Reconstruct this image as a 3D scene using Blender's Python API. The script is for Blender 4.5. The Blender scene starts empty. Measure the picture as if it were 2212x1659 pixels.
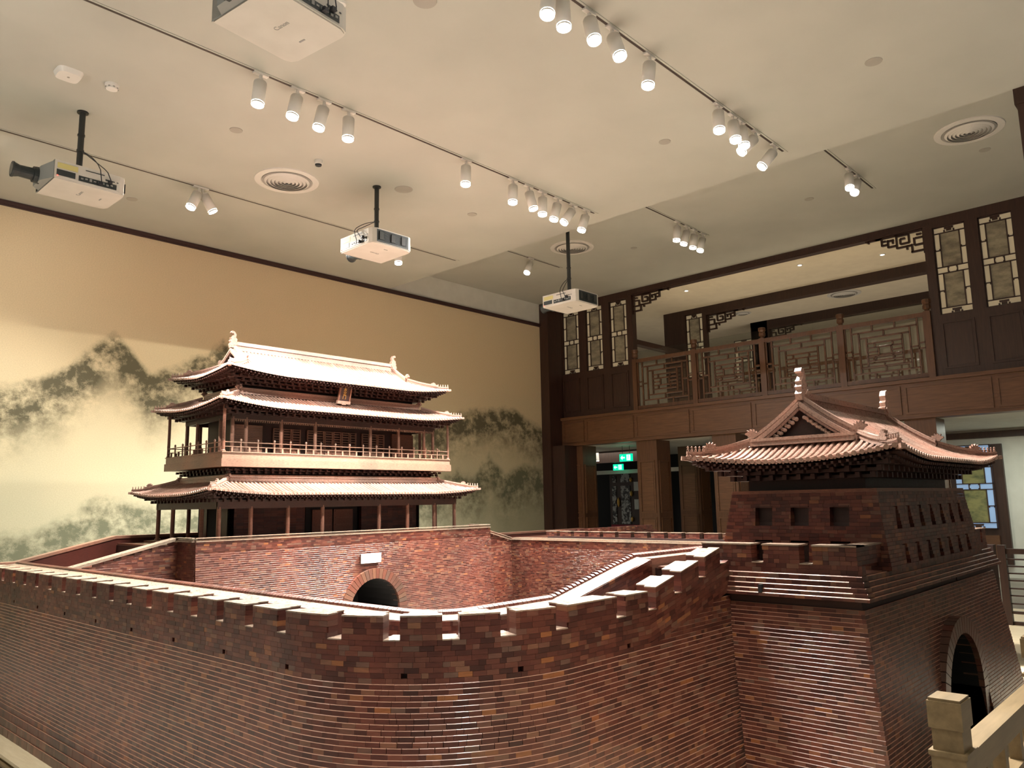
import bpy, math, random
from mathutils import Vector, Matrix
rnd = random.Random(7)
PI = math.pi
C = bpy.context.scene.collection
SC = bpy.context.scene

# ------------------------------------------------------------------ camera
f_px = 1685.808
RW = ((0.68382206, 0.09673894, 0.72320742), (-0.72940662, 0.1161692, 0.67414442), (-0.01879841, -0.9885071, 0.15000109))
cam_d = bpy.data.cameras.new('camera'); cam = bpy.data.objects.new('camera', cam_d); C.objects.link(cam)
cam_d.sensor_width = 36; cam_d.sensor_fit = 'HORIZONTAL'; cam_d.lens = f_px / 2212 * 36; cam_d.clip_start = 0.05
M = Matrix(((RW[0][0], -RW[0][1], -RW[0][2], 0), (RW[1][0], -RW[1][1], -RW[1][2], 0), (RW[2][0], -RW[2][1], -RW[2][2], 1.6), (0, 0, 0, 1)))
cam.matrix_world = M
SC.camera = cam
# ------------------------------------------------------------------ world, exposure, large lights
W = bpy.data.worlds.new('hall'); SC.world = W; W.use_nodes = True
W.node_tree.nodes['Background'].inputs[0].default_value = (1.0, 0.93, 0.80, 1)
W.node_tree.nodes['Background'].inputs[1].default_value = 0.30
SC.view_settings.view_transform = 'Standard'; SC.view_settings.look = 'None'; SC.view_settings.gamma = 1
SC.view_settings.use_curve_mapping = False
SC.view_settings.exposure = 0.0

def area(name, loc, rot, sx, sy, power, col):
    d = bpy.data.lights.new(name, 'AREA'); d.shape = 'RECTANGLE'; d.size = sx; d.size_y = sy; d.energy = power; d.color = col
    o = bpy.data.objects.new(name, d); C.objects.link(o); o.location = loc; o.rotation_euler = rot; return o
WARM = (1.0, 0.95, 0.86)
# unseen fill added to brighten hall and gallery ceilings, then downlights of the rooms below
area('ceiling_fill', (3.5, -3.2, 3.4), (PI, 0, 0), 13, 0.5, 230, WARM)
area('ceiling_fill', (-2.6, 5.0, 3.4), (PI, 0, 0), 0.5, 12, 360, WARM)
area('gallery_fill', (15.3, 6.5, 3.50), (PI, 0, 0), 1.8, 9, 44, (1, .82, .55))
area('gallery_fill', (18.0, 6.5, 3.50), (PI, 0, 0), 1.8, 9, 36, (1, .86, .68))
area('ground_light', (16.0, 2.3, 2.80), (0, 0, 0), 0.6, 2.5, 60, (.95, 1, .85))
area('ground_light', (16.0, 12.0, 2.80), (0, 0, 0), 0.6, 2.5, 16, (1, .95, .8))

def throw_light(loc, rect, power):
    # a video projector's beam: a spot whose output is limited to the rectangle it throws on the wall plane
    (x0, x1), (z0, z1), yw = rect
    d = bpy.data.lights.new('projector_beam', 'SPOT'); d.energy = power; d.spot_size = math.radians(150); d.spot_blend = .05; d.shadow_soft_size = .02; d.color = (1.0, .98, .80); d.use_nodes = True
    nt = d.node_tree; g = nt.nodes.new('ShaderNodeNewGeometry'); sp = nt.nodes.new('ShaderNodeSeparateXYZ'); nt.links.new(g.outputs['Incoming'], sp.inputs[0]); D = yw - loc[1]
    def M(op, a, b):
        m = nt.nodes.new('ShaderNodeMath'); m.operation = op
        for i, v in enumerate((a, b)):
            if hasattr(v, 'is_linked'): nt.links.new(v, m.inputs[i])
            else: m.inputs[i].default_value = v
        return m.outputs[0]
    def band(c, lo, hi, soft):
        r = M('DIVIDE', c, sp.outputs[1]); out = None
        for e, sg in ((lo, 1), (hi, -1)):
            mr = nt.nodes.new('ShaderNodeMapRange'); mr.inputs[1].default_value = -soft; mr.inputs[2].default_value = soft
            nt.links.new(M('MULTIPLY', M('SUBTRACT', r, e), sg), mr.inputs[0]); out = mr.outputs[0] if out is None else M('MULTIPLY', out, mr.outputs[0])
        return out
    k = M('MULTIPLY', band(sp.outputs[0], (x0 - loc[0]) / D, (x1 - loc[0]) / D, .02), band(sp.outputs[2], (z0 - loc[2]) / D, (z1 - loc[2]) / D, .006))
    nt.links.new(k, nt.nodes['Emission'].inputs['Strength'])
    o = bpy.data.objects.new('projector_beam', d); C.objects.link(o); o.location = loc; o.rotation_euler = (PI / 2, 0, 0)
throw_light((5.82, 8.48, 4.88), ((1.9, 7.2), (1.96, 4.06), 11.70), 135)

# ------------------------------------------------------------------ materials
def mat(name, col=(.5, .5, .5), rough=.5, metal=0, emit=None, es=0, spec=.5, build=None):
    m = bpy.data.materials.new(name); m.use_nodes = True; nt = m.node_tree; b = nt.nodes['Principled BSDF']
    b.inputs['Base Color'].default_value = (*col, 1); b.inputs['Roughness'].default_value = rough
    b.inputs['Metallic'].default_value = metal; b.inputs['Specular IOR Level'].default_value = spec
    if emit: b.inputs['Emission Color'].default_value = (*emit, 1); b.inputs['Emission Strength'].default_value = es
    if build: build(nt, b)
    return m
def N(nt, t, **k):
    n = nt.nodes.new(t)
    for a, v in k.items(): setattr(n, a, v)
    return n
def ramp(nt, stops, interp='LINEAR'):
    r = N(nt, 'ShaderNodeValToRGB'); e = r.color_ramp; e.interpolation = interp
    while len(e.elements) < len(stops): e.elements.new(.5)
    for i, (p, c) in enumerate(stops):
        e.elements[i].position = p; e.elements[i].color = (*c, 1) if len(c) == 3 else c
    return r
def noise(nt, scale, detail=3, vec=None, rough=.5, mapping=None):
    n = N(nt, 'ShaderNodeTexNoise'); n.inputs['Scale'].default_value = scale; n.inputs['Detail'].default_value = detail; n.inputs['Roughness'].default_value = rough
    g = N(nt, 'ShaderNodeNewGeometry'); mp = N(nt, 'ShaderNodeMapping')
    nt.links.new(g.outputs['Position'], mp.inputs[0])
    if mapping: mp.inputs['Scale'].default_value = mapping
    nt.links.new(mp.outputs[0], n.inputs['Vector']); return n
def mixc(nt, fac, a, b, mode='MIX'):
    m = N(nt, 'ShaderNodeMix', data_type='RGBA', blend_type=mode)
    for i, v in ((0, fac), (6, a), (7, b)):
        if hasattr(v, 'links') or hasattr(v, 'is_linked'): nt.links.new(v, m.inputs[i])
        elif i == 0: m.inputs[0].default_value = v
        else: m.inputs[i].default_value = (*v, 1)
    return m.outputs[2]
def mth(nt, op, a, b=None, c=None):
    m = N(nt, 'ShaderNodeMath', operation=op)
    for i, v in enumerate((a, b, c)):
        if v is None: continue
        if hasattr(v, 'is_linked'): nt.links.new(v, m.inputs[i])
        else: m.inputs[i].default_value = v
    return m.outputs[0]
def bump(nt, b, h, s=.2, d=.01):
    n = N(nt, 'ShaderNodeBump'); n.inputs['Strength'].default_value = s; n.inputs['Distance'].default_value = d
    nt.links.new(h, n.inputs['Height']); nt.links.new(n.outputs[0], b.inputs['Normal'])

def rosewood(stops, rough, grain=(3, 3, 40)):
    def f(nt, b):
        at = N(nt, 'ShaderNodeAttribute', attribute_name='tint')
        r = ramp(nt, stops, 'LINEAR'); nt.links.new(at.outputs['Fac'], r.inputs[0])
        n1 = noise(nt, 9, 5, mapping=grain); r1 = ramp(nt, [(.3, (.62, .62, .62)), (.75, (1.3, 1.25, 1.2))]); nt.links.new(n1.outputs['Fac'], r1.inputs[0])
        c = mixc(nt, .8, r.outputs[0], r1.outputs[0], 'MULTIPLY')
        n2 = noise(nt, 2.2, 3, mapping=(1, 1, .45)); r2 = ramp(nt, [(.35, (.62, .72, .75)), (.52, (1, 1, 1)), (.68, (1.2, 1.0, .95))]); nt.links.new(n2.outputs['Fac'], r2.inputs[0])
        c = mixc(nt, .75, c, r2.outputs[0], 'MULTIPLY')
        nt.links.new(c, b.inputs['Base Color'])
        rr = mth(nt, 'MULTIPLY_ADD', n1.outputs['Fac'], .25, rough - .12); nt.links.new(rr, b.inputs['Roughness'])
        bump(nt, b, n1.outputs['Fac'], .12, .002)
    return f
BR = [(0, (.045, .014, .011)), (.25, (.078, .022, .016)), (.5, (.108, .033, .022)), (.7, (.140, .050, .033)), (.82, (.105, .057, .043)), (.93, (.17, .075, .045)), (1, (.23, .085, .032))]
m_brick = mat('rosewood_brick', rough=.34, build=rosewood(BR, .34))
m_edge = mat('edge_highlight', (.34, .18, .12), .24)  # highlight along the course tops, put into a lighter wood colour
m_edgef = mat('soft_edge_highlight', (.20, .085, .055), .3)  # fainter painted highlight for the course tops farther off
m_core = mat('rosewood_dark', (.03, .010, .007), .6)
m_pale = mat('lit_top_wood', rough=.3, build=rosewood([(0, (.14, .088, .062)), (.5, (.21, .14, .10)), (1, (.29, .215, .165))], .3, (4, 4, 20)))  # wood lightened for tops and sills, their lamplight put into the colour
m_wood = mat('rosewood', rough=.3, build=rosewood([(0, (.10, .038, .026)), (.5, (.17, .075, .050)), (1, (.30, .175, .125))], .32, (4, 4, 20)))
m_roof = mat('rosewood_tile', rough=.34, build=rosewood([(0, (.18, .095, .072)), (.5, (.29, .170, .132)), (1, (.42, .28, .225))], .30, (10, 10, 10)))  # tile colour raised to carry the sheen of specular highlights
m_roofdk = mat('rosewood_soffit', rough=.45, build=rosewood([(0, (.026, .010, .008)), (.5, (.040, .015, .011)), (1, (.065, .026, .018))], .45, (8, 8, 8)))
def woodf(c1, c2, rough, mp=(14, 14, 1.2)):
    def f(nt, b):
        n1 = noise(nt, 2.5, 6, mapping=mp, rough=.6); r = ramp(nt, [(.3, c1), (.72, c2)]); nt.links.new(n1.outputs['Fac'], r.inputs[0])
        nt.links.new(r.outputs[0], b.inputs['Base Color']); b.inputs['Roughness'].default_value = rough
        bump(nt, b, n1.outputs['Fac'], .1, .004)
    return f
m_panel = mat('walnut_panel', build=woodf((.085, .036, .017), (.15, .066, .030), .42))
m_panelh = mat('walnut_panel_grain', build=woodf((.10, .043, .019), (.175, .078, .035), .42, (14, 1.2, 14)))
m_frame = mat('dark_walnut', build=woodf((.030, .013, .009), (.055, .024, .015), .45))
def plaster(c1, c2, s=5):
    def f(nt, b):
        n = noise(nt, s, 5); r = ramp(nt, [(.3, c1), (.7, c2)]); nt.links.new(n.outputs['Fac'], r.inputs[0])
        nt.links.new(r.outputs[0], b.inputs['Base Color']); b.inputs['Roughness'].default_value = .85; b.inputs['Specular IOR Level'].default_value = .2
        n2 = noise(nt, 240, 2); bump(nt, b, n2.outputs['Fac'], .08, .002)
    return f
m_ceiling = mat('painted_plaster', build=plaster((.43, .43, .385), (.47, .47, .42), 1.2))
m_white = mat('white_plaster', build=plaster((.70, .70, .64), (.76, .76, .70)))
m_gceil = mat('gallery_plaster', build=plaster((.72, .64, .50), (.78, .70, .55)))
m_floor = mat('stone_floor', build=plaster((.22, .20, .17), (.30, .27, .23), 2))
m_trim = mat('maroon_trim', (.05, .022, .020), .5)
m_track = mat('track_slot', (.045, .03, .025), .5)
m_lampw = mat('lamp_white', (.72, .70, .66), .4)
m_pole = mat('pole_black', (.022, .024, .022), .45)
m_proj = mat('projector_white', build=plaster((.56, .54, .49), (.61, .59, .54)))
m_projg = mat('projector_grey', (.26, .27, .26), .5)
m_grill = mat('grille_black', (.02, .028, .03), .5)
m_yel = mat('label_yellow', (.56, .50, .20), .6)
m_red = mat('led_red', (.8, .1, .08), .4, emit=(1, .12, .08), es=3)
m_lens = mat('lamp_lens', (1, 1, 1), .3, emit=(1, .97, .90), es=30)
m_down = mat('downlight_lens', (1, 1, 1), .3, emit=(1, .95, .85), es=6)
m_vent = mat('vent_metal', (.66, .64, .60), .5)
m_ventd = mat('vent_dark', (.30, .29, .27), .6)
m_cap = mat('cover_plate', (.34, .32, .28), .6)
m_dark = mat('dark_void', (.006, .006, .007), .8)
m_black = mat('cable_black', (.02, .02, .025), .5)
m_tan = mat('oiled_oak', build=woodf((.15, .105, .05), (.23, .16, .08), .5, (1.5, 14, 14)))
m_plinth = mat('pale_plinth', build=woodf((.60, .50, .32), (.74, .64, .45), .5, (14, 1.5, 14)))
m_plinths = mat('olive_plinth', build=woodf((.22, .15, .05), (.34, .24, .09), .55, (14, 1.5, 14)))
m_card = mat('white_card', (.86, .85, .80), .5)
m_gold = mat('gold', (.75, .45, .12), .35, .6)
m_exit = mat('exit_green', (0, .3, .2), .4, emit=(.0, .85, .45), es=1.1)
m_exitw = mat('exit_white', (1, 1, 1), .4, emit=(.55, 1, .85), es=1.6)
m_rib = mat('red_cloth', (.25, .01, .03), .6)
m_dm = mat('ivory_inlay', (.62, .62, .60), .5)
def panef(c, es):
    def f(nt, b):
        nt.links.new(noise(nt, 3, 2).outputs['Fac'], b.inputs['Roughness'])
        n = noise(nt, 1.6, 3); r = ramp(nt, [(.3, tuple(x * .82 for x in c)), (.7, c)]); nt.links.new(n.outputs['Fac'], r.inputs[0])
        nt.links.new(r.outputs[0], b.inputs['Base Color']); nt.links.new(r.outputs[0], b.inputs['Emission Color']); b.inputs['Emission Strength'].default_value = es
    return f
m_pane = mat('lit_pane', build=panef((.50, .41, .26), .30))
m_paneb = mat('blue_lit_pane', build=panef((.30, .46, .72), .42))
def silkf(base, ink, es):
    def f(nt, b):
        n = noise(nt, 3.4, 7, mapping=(1, 1, 2.2), rough=.65); r = ramp(nt, [(.40, base), (.62, ink)]); nt.links.new(n.outputs['Fac'], r.inputs[0])
        nt.links.new(r.outputs[0], b.inputs['Base Color']); nt.links.new(r.outputs[0], b.inputs['Emission Color']); b.inputs['Emission Strength'].default_value = es
        b.inputs['Roughness'].default_value = .7
    return f
m_silk = mat('painted_silk', build=silkf((.24, .20, .125), (.12, .095, .06), .16))
m_silkg = mat('painted_silk_green', build=silkf((.22, .21, .08), (.08, .09, .04), .22))
def glassf(nt, b):
    out = nt.nodes['Material Output']; t = N(nt, 'ShaderNodeBsdfTransparent'); g = N(nt, 'ShaderNodeBsdfGlossy'); g.inputs['Roughness'].default_value = .02
    t.inputs[0].default_value = (.93, .95, .94, 1); mx = N(nt, 'ShaderNodeMixShader'); fr = N(nt, 'ShaderNodeFresnel'); fr.inputs[0].default_value = 1.45
    nt.links.new(fr.outputs[0], mx.inputs[0]); nt.links.new(t.outputs[0], mx.inputs[1]); nt.links.new(g.outputs[0], mx.inputs[2]); nt.links.new(mx.outputs[0], out.inputs[0])
m_glass = mat('clear_glass', build=glassf)

# mural: ink mountains and trees over tan silk, as printed pigment in wall coordinates
def muralf(nt, b):
    g = N(nt, 'ShaderNodeNewGeometry'); s = N(nt, 'ShaderNodeSeparateXYZ'); nt.links.new(g.outputs['Position'], s.inputs[0])
    X, Z = s.outputs[0], s.outputs[2]
    nz = noise(nt, 1.5, 8, rough=.68).outputs['Fac']; nf = noise(nt, 3.2, 7, rough=.75, mapping=(1, 1, 1.1)).outputs['Fac']; nb = noise(nt, .55, 3).outputs['Fac']
    def ridge(pts, x0, x1, z0, z1):
        u = mth(nt, 'DIVIDE', mth(nt, 'SUBTRACT', X, x0), x1 - x0)
        r = ramp(nt, [((x - x0) / (x1 - x0), ((z - z0) / (z1 - z0),) * 3) for x, z in pts]); nt.links.new(u, r.inputs[0])
        return mth(nt, 'MULTIPLY_ADD', r.outputs[0], z1 - z0, z0)
    def ink(h, rough_amp, edge, fade, gain):
        d = mth(nt, 'SUBTRACT', mth(nt, 'ADD', h, mth(nt, 'MULTIPLY', mth(nt, 'SUBTRACT', nz, .5), rough_amp)), Z)   # depth below the ridge line
        a = N(nt, 'ShaderNodeMapRange', interpolation_type='SMOOTHSTEP'); nt.links.new(d, a.inputs[0]); a.inputs[1].default_value = 0; a.inputs[2].default_value = edge
        f_ = N(nt, 'ShaderNodeMapRange', interpolation_type='SMOOTHSTEP'); nt.links.new(d, f_.inputs[0]); f_.inputs[1].default_value = edge; f_.inputs[2].default_value = fade; f_.inputs[3].default_value = 1; f_.inputs[4].default_value = 0
        t = N(nt, 'ShaderNodeMapRange'); nt.links.new(nf, t.inputs[0]); t.inputs[1].default_value = .36; t.inputs[2].default_value = .60; t.inputs[3].default_value = .12; t.inputs[4].default_value = 1
        return mth(nt, 'MULTIPLY', mth(nt, 'MULTIPLY', a.outputs[0], f_.outputs[0]), mth(nt, 'MULTIPLY', t.outputs[0], gain))
    h1 = ridge([(2.2, 3.1), (2.78, 3.32), (3.48, 3.60), (3.85, 3.9), (4.14, 4.20), (4.40, 3.98), (4.70, 3.60), (5.1, 3.85), (5.8, 4.30), (6.3, 3.9), (7.4, 3.3), (9.5, 3.0), (11.0, 3.55), (11.8, 3.72), (12.6, 3.70), (14, 3.1)], 2, 14, 0, 6)
    h2 = ridge([(2, 1.2), (2.9, 1.40), (3.45, 1.45), (4.0, 1.85), (4.5, 1.9), (5.0, 1.7), (6.5, 1.9), (8.5, 1.5), (10.0, 2.0), (10.9, 2.35), (11.3, 2.2), (11.8, 2.7), (12.3, 2.3), (12.9, 2.55), (14, 2.4)], 2, 14, 0, 6)
    i1 = ink(h1, .5, .22, 1.35, 1.0); i2 = ink(h2, .7, .30, 1.5, .85)
    base = ramp(nt, [(0, (.42, .42, .30)), (.28, (.50, .48, .34)), (.52, (.66, .57, .38)), (.78, (.72, .58, .38)), (1, (.72, .59, .40))])  # lower tone also darkened for the area outside the projector light
    nt.links.new(mth(nt, 'ADD', mth(nt, 'DIVIDE', Z, 5.8), mth(nt, 'MULTIPLY', mth(nt, 'SUBTRACT', nb, .5), .35)), base.inputs[0])
    c = base.outputs[0]
    fine = noise(nt, 60, 3, mapping=(1, 1, 1.4)); rf = ramp(nt, [(.3, (.90, .90, .88)), (.7, (1.07, 1.07, 1.05))]); nt.links.new(fine.outputs['Fac'], rf.inputs[0])
    c = mixc(nt, .8, c, rf.outputs[0], 'MULTIPLY')
    c = mixc(nt, mth(nt, 'MINIMUM', mth(nt, 'MULTIPLY', i1, 1.25), .93), c, (.085, .08, .05))
    c = mixc(nt, mth(nt, 'MINIMUM', mth(nt, 'MULTIPLY', i2, 1.3), .9), c, (.115, .125, .08))
    nt.links.new(c, b.inputs['Base Color']); b.inputs['Roughness'].default_value = .9; b.inputs['Specular IOR Level'].default_value = .15
m_mural = mat('ink_mural', build=muralf)

# ------------------------------------------------------------------ mesh builder
class MB:
    def __init__(s, org=(0, 0, 0)): s.v = []; s.f = []; s.t = []; s.mi = []; s.o = org; s.m = 0
    def add(s, vs, fs, tint=.5):
        n = len(s.v); o = s.o
        s.v += [(a - o[0], b - o[1], c - o[2]) for a, b, c in vs]
        for q in fs: s.f.append(tuple(n + i for i in q)); s.t.append(tint); s.mi.append(s.m)
    HEX = ((0, 3, 2, 1), (4, 5, 6, 7), (0, 1, 5, 4), (1, 2, 6, 5), (2, 3, 7, 6), (3, 0, 4, 7))
    def hexa(s, p, tint=.5): s.add(p, s.HEX, tint)      # p: bottom 4, top 4
    def box(s, x0, x1, y0, y1, z0, z1, tint=.5):
        s.hexa([(x0, y0, z0), (x1, y0, z0), (x1, y1, z0), (x0, y1, z0), (x0, y0, z1), (x1, y0, z1), (x1, y1, z1), (x0, y1, z1)], tint)
    def beam(s, a, b, w, h, tint=.5, up=(0, 0, 1)):
        a = Vector(a); b = Vector(b); d = (b - a).normalized(); r = d.cross(Vector(up))
        if r.length < 1e-6: r = Vector((1, 0, 0))
        r.normalize(); u = r.cross(d)
        P = []
        for e in (a, b): P += [e - r * w / 2 - u * h / 2, e + r * w / 2 - u * h / 2, e + r * w / 2 + u * h / 2, e - r * w / 2 + u * h / 2]
        s.add([tuple(p) for p in P], ((0, 1, 2, 3), (7, 6, 5, 4), (0, 4, 5, 1), (1, 5, 6, 2), (2, 6, 7, 3), (3, 7, 4, 0)), tint)
    def cyl(s, a, b, r0, r1=None, n=10, tint=.5, caps=True):
        r1 = r0 if r1 is None else r1
        a = Vector(a); b = Vector(b); d = (b - a).normalized(); x = d.orthogonal().normalized(); y = d.cross(x)
        vs = [];
        for e, r in ((a, r0), (b, r1)):
            for i in range(n): t = 2 * PI * i / n; vs.append(tuple(e + x * r * math.cos(t) + y * r * math.sin(t)))
        fs = [(i, (i + 1) % n, n + (i + 1) % n, n + i) for i in range(n)]
        if caps: fs += [tuple(range(n))[::-1], tuple(range(n, 2 * n))]
        s.add(vs, fs, tint)
    def lathe(s, c, prof, n=16, tint=.5, axis='Z'):
        vs = []
        for r, z in prof:
            for i in range(n):
                t = 2 * PI * i / n; vs.append((c[0] + r * math.cos(t), c[1] + r * math.sin(t), c[2] + z))
        fs = [(k * n + i, k * n + (i + 1) % n, (k + 1) * n + (i + 1) % n, (k + 1) * n + i) for k in range(len(prof) - 1) for i in range(n)]
        fs += [tuple(range(n))[::-1], tuple(range((len(prof) - 1) * n, len(prof) * n))]
        s.add(vs, fs, tint)
    def tube(s, pts, r, n=6, tint=.5):
        for a, b in zip(pts, pts[1:]): s.cyl(a, b, r, n=n, tint=tint)
    def prism(s, poly, a, b, tint=.5, fn=None):
        # polygon in (u, v); fn(u, v, w) -> xyz for w = a and w = b
        n = len(poly); vs = [fn(u, v, a) for u, v in poly] + [fn(u, v, b) for u, v in poly]
        fs = [tuple(range(n))[::-1], tuple(range(n, 2 * n))] + [(i, (i + 1) % n, n + (i + 1) % n, n + i) for i in range(n)]
        s.add(vs, fs, tint)
    def sweep(s, path, prof, tint=.5, closed=False, side=None):
        # prof: list of (offset, z) closed loop; path: list of (x, y, z, nx, ny)
        n = len(prof); vs = []
        for (x, y, z, nx, ny) in path:
            for o, h in prof: vs.append((x + nx * o, y + ny * o, z + h))
        fs = [(k * n + i, k * n + (i + 1) % n, (k + 1) * n + (i + 1) % n, (k + 1) * n + i) for k in range(len(path) - 1) for i in range(n)]
        fs += [tuple(range(n))[::-1], tuple(range((len(path) - 1) * n, len(path) * n))]
        s.add(vs, fs, tint)
    def mesh(s, name, mats):
        me = bpy.data.meshes.new(name); me.from_pydata(s.v, [], s.f)
        a = me.attributes.new('tint', 'FLOAT', 'FACE'); a.data.foreach_set('value', s.t)
        ms = mats if isinstance(mats, (list, tuple)) else [mats]
        for m in ms: me.materials.append(m)
        if len(ms) > 1: me.polygons.foreach_set('material_index', s.mi)
        me.update(); return me
def link(name, me, parent=None, loc=(0, 0, 0), kind=None, label=None, cat=None, group=None):
    o = bpy.data.objects.new(name, me); C.objects.link(o); o.parent = parent; o.location = loc
    tag(o, label, cat, group, kind); return o
def tag(o, label=None, cat=None, group=None, kind=None):
    for k, v in (('label', label), ('category', cat), ('group', group), ('kind', kind)):
        if v: o[k] = v
    return o
def put(name, mb, mats, parent=None, kind=None, label=None, cat=None, group=None, smooth=False):
    me = mb.mesh(name, mats)
    if smooth: me.polygons.foreach_set('use_smooth', [True] * len(me.polygons))
    # world coordinates: a top-level mesh sits at its builder's origin, a child relative to its thing
    loc = mb.o if parent is None else tuple(mb.o[i] - wl(parent)[i] for i in range(3))
    return link(name, me, parent, loc, kind, label, cat, group)
def wl(o):
    p = [0, 0, 0]
    while o is not None:
        for i in range(3): p[i] += o.location[i]
        o = o.parent
    return p
def thing(name, loc, label, cat, group=None, kind=None):
    o = bpy.data.objects.new(name, None); C.objects.link(o); o.location = loc; o.empty_display_size = .1
    return tag(o, label, cat, group, kind)
def text_mesh(name, cu, parent, loc, rot, label=None):
    o = bpy.data.objects.new(name + '_tmp', cu); C.objects.link(o); bpy.context.view_layer.update()
    me = bpy.data.meshes.new_from_object(o.evaluated_get(bpy.context.evaluated_depsgraph_get())); bpy.data.objects.remove(o); me.name = name
    if not me.materials: me.materials.append(cu.materials[0])
    t_ = link(name, me, parent, loc); t_.rotation_euler = rot; return t_
def struct(name, mb, m, parent=None, **k): return put(name, mb, m, parent, kind='structure' if parent is None else None, **k)
def tv(): # brick tint value
    r = rnd.random()
    return rnd.uniform(0, .62) if r < .76 else (rnd.uniform(.62, .9) if r < .94 else rnd.uniform(.9, 1))

# ================================================================== ROOM
YW = 11.70; XW = 14.03; ZL = 5.72; ZH = 6.19; XS = 9.09
b = MB(); b.box(-6, 22, -6, 16.5, -.1, 0); struct('floor', b, m_floor)
b = MB(); b.box(-6, XW, YW, YW + .2, 0, 5.70); struct('wall_left', b, m_mural, label='tall mural wall printed with misty ink mountains and trees')
b = MB(); b.box(XS, XW, YW + .003, YW + .2, 5.70, ZH + .05); struct('wall_left_upper', b, m_white)
b = MB(); b.box(-6, XS, -6, YW + .2, ZL, ZL + .06); b.box(XS - .06, XS - .0005, -6, YW + .2, ZL + .0605, ZH); struct('ceiling', b, m_ceiling)
b = MB(); b.box(XS, XW + .05, -6, YW + .2, ZH, ZH + .06); struct('ceiling_upper', b, m_ceiling)
b = MB(); b.box(-6, XW, YW - .045, YW, 5.665, 5.715); b.box(-6, XW, YW - .03, YW, 5.645, 5.668); struct('trim_1', b, m_trim)
# far side walls outside the frame keep the hall closed below the galleries
b = MB(); b.box(-6, 14, -6.2, -6, 0, 2.6); struct('wall_right', b, m_panel)
b = MB(); b.box(-6.2, -6, -6, YW, 0, 2.6); struct('wall_front', b, m_panel)
# dark pier on the right at the ceiling step
b = MB(); b.box(XS, XS + .55, .72, 1.29, 0, ZH); b.box(XS - .03, XS + .58, .69, 1.32, 0, .25); b.box(XS - .02, XS + .57, .70, 1.31, 5.55, ZL); struct('dark_pier', b, m_frame, label='dark walnut pier under the ceiling step at the right edge')

# ------------------------------------------------------------------ gallery wall (dark walnut) on plane X = XW
OP0, OP1, OZ0, OZ1 = 3.53, 9.447, 3.52, 6.06          # gallery opening
LW = [(10.94, 11.43), (10.27, 10.735), (9.595, 10.06), (2.905, 3.39), (2.24, 2.72)]
WZ0, WZ1 = 4.524, 6.018
wb = thing('wall_back', (XW, 0, 0), 'walnut gallery wall with lattice windows over a panelled balcony front', None, kind='structure')
b = MB((XW, 0, 0))
D = .16
b.box(XW, XW + D, OP0, OP1, OZ1, ZH)                                    # beam over the opening
b.box(XW - .02, XW, OP0 - .1, OP1 + .1, OZ1 + .02, OZ1 + .06)
def wallwin(y0, y1, wins):
    ys = [y0] + [v for w in sorted(wins) for v in w] + [y1]
    for i in range(0, len(ys), 2): b.box(XW, XW + D, ys[i], ys[i + 1], OZ0 - .05, ZH)
    for a, c in wins: b.box(XW, XW + D, a, c, OZ0 - .05, WZ0); b.box(XW, XW + D, a, c, WZ1, ZH)
wallwin(OP1, YW, LW[:3]); wallwin(-1.0, OP0, LW[3:] + [(1.55, 2.03)])
b.box(XW, XW + D, -6, -1, OZ0 - .05, ZH)
put('wall_frame', b, m_frame, wb)
b = MB((XW, 0, 0)); b.box(13.53, XW, 11.45, YW, 0, ZH); b.box(13.50, XW, 11.42, YW, 0, .3); b.box(13.60, XW, 11.10, 11.45, 0, 2.845); put('corner_pilaster', b, m_frame, wb)
# balcony front: face board + ledges + one panel each
XF = 13.95
b = MB((XW, 0, 0)); b.box(XF, XW + .2, -6, YW, 2.845, 3.47); b.box(XF - .05, XW, -6, YW, 3.44, 3.50); b.box(XF - .02, XF, -6, YW, 2.845, 2.875); put('balcony_front', b, m_panelh, wb)
y = 11.9 - 1.338 * .5 - .3
edges = [10.77 + 1.338 - .0, 10.77, 9.43, 8.08, 6.74, 5.40, 4.06, 2.72, 1.38, .04]
for y1, y0 in zip(edges, edges[1:]):
    y1 = min(y1, 11.42); b = MB((XW, 0, 0)); F = .035
    b.box(XF - .006, XF, y0 + .05, y1 - .05, 2.94, 3.39)
    for q in ((y0 + .03, y1 - .03, 2.92, 2.92 + F), (y0 + .03, y1 - .03, 3.40 - F, 3.40), (y0 + .03, y0 + .03 + F, 2.92 + F, 3.40 - F), (y1 - .03 - F, y1 - .03, 2.92 + F, 3.40 - F)): b.box(XF - .022, XF, *q)
    put('panel', b, m_panelh, wb)
# dado panels below the lattice windows
for a, c in LW:
    b = MB((XW, 0, 0)); y0, y1, z0, z1 = a + .0, c - .0, 3.62, 4.40
    b.box(XW - .006, XW, y0 + .05, y1 - .05, z0 + .05, z1 - .05)
    for q in ((y0, y1, z0, z0 + .03), (y0, y1, z1 - .03, z1), (y0, y0 + .03, z0 + .03, z1 - .03), (y1 - .03, y1, z0 + .03, z1 - .03)): b.box(XW - .02, XW, *q)
    put('panel', b, m_frame, wb)

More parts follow.
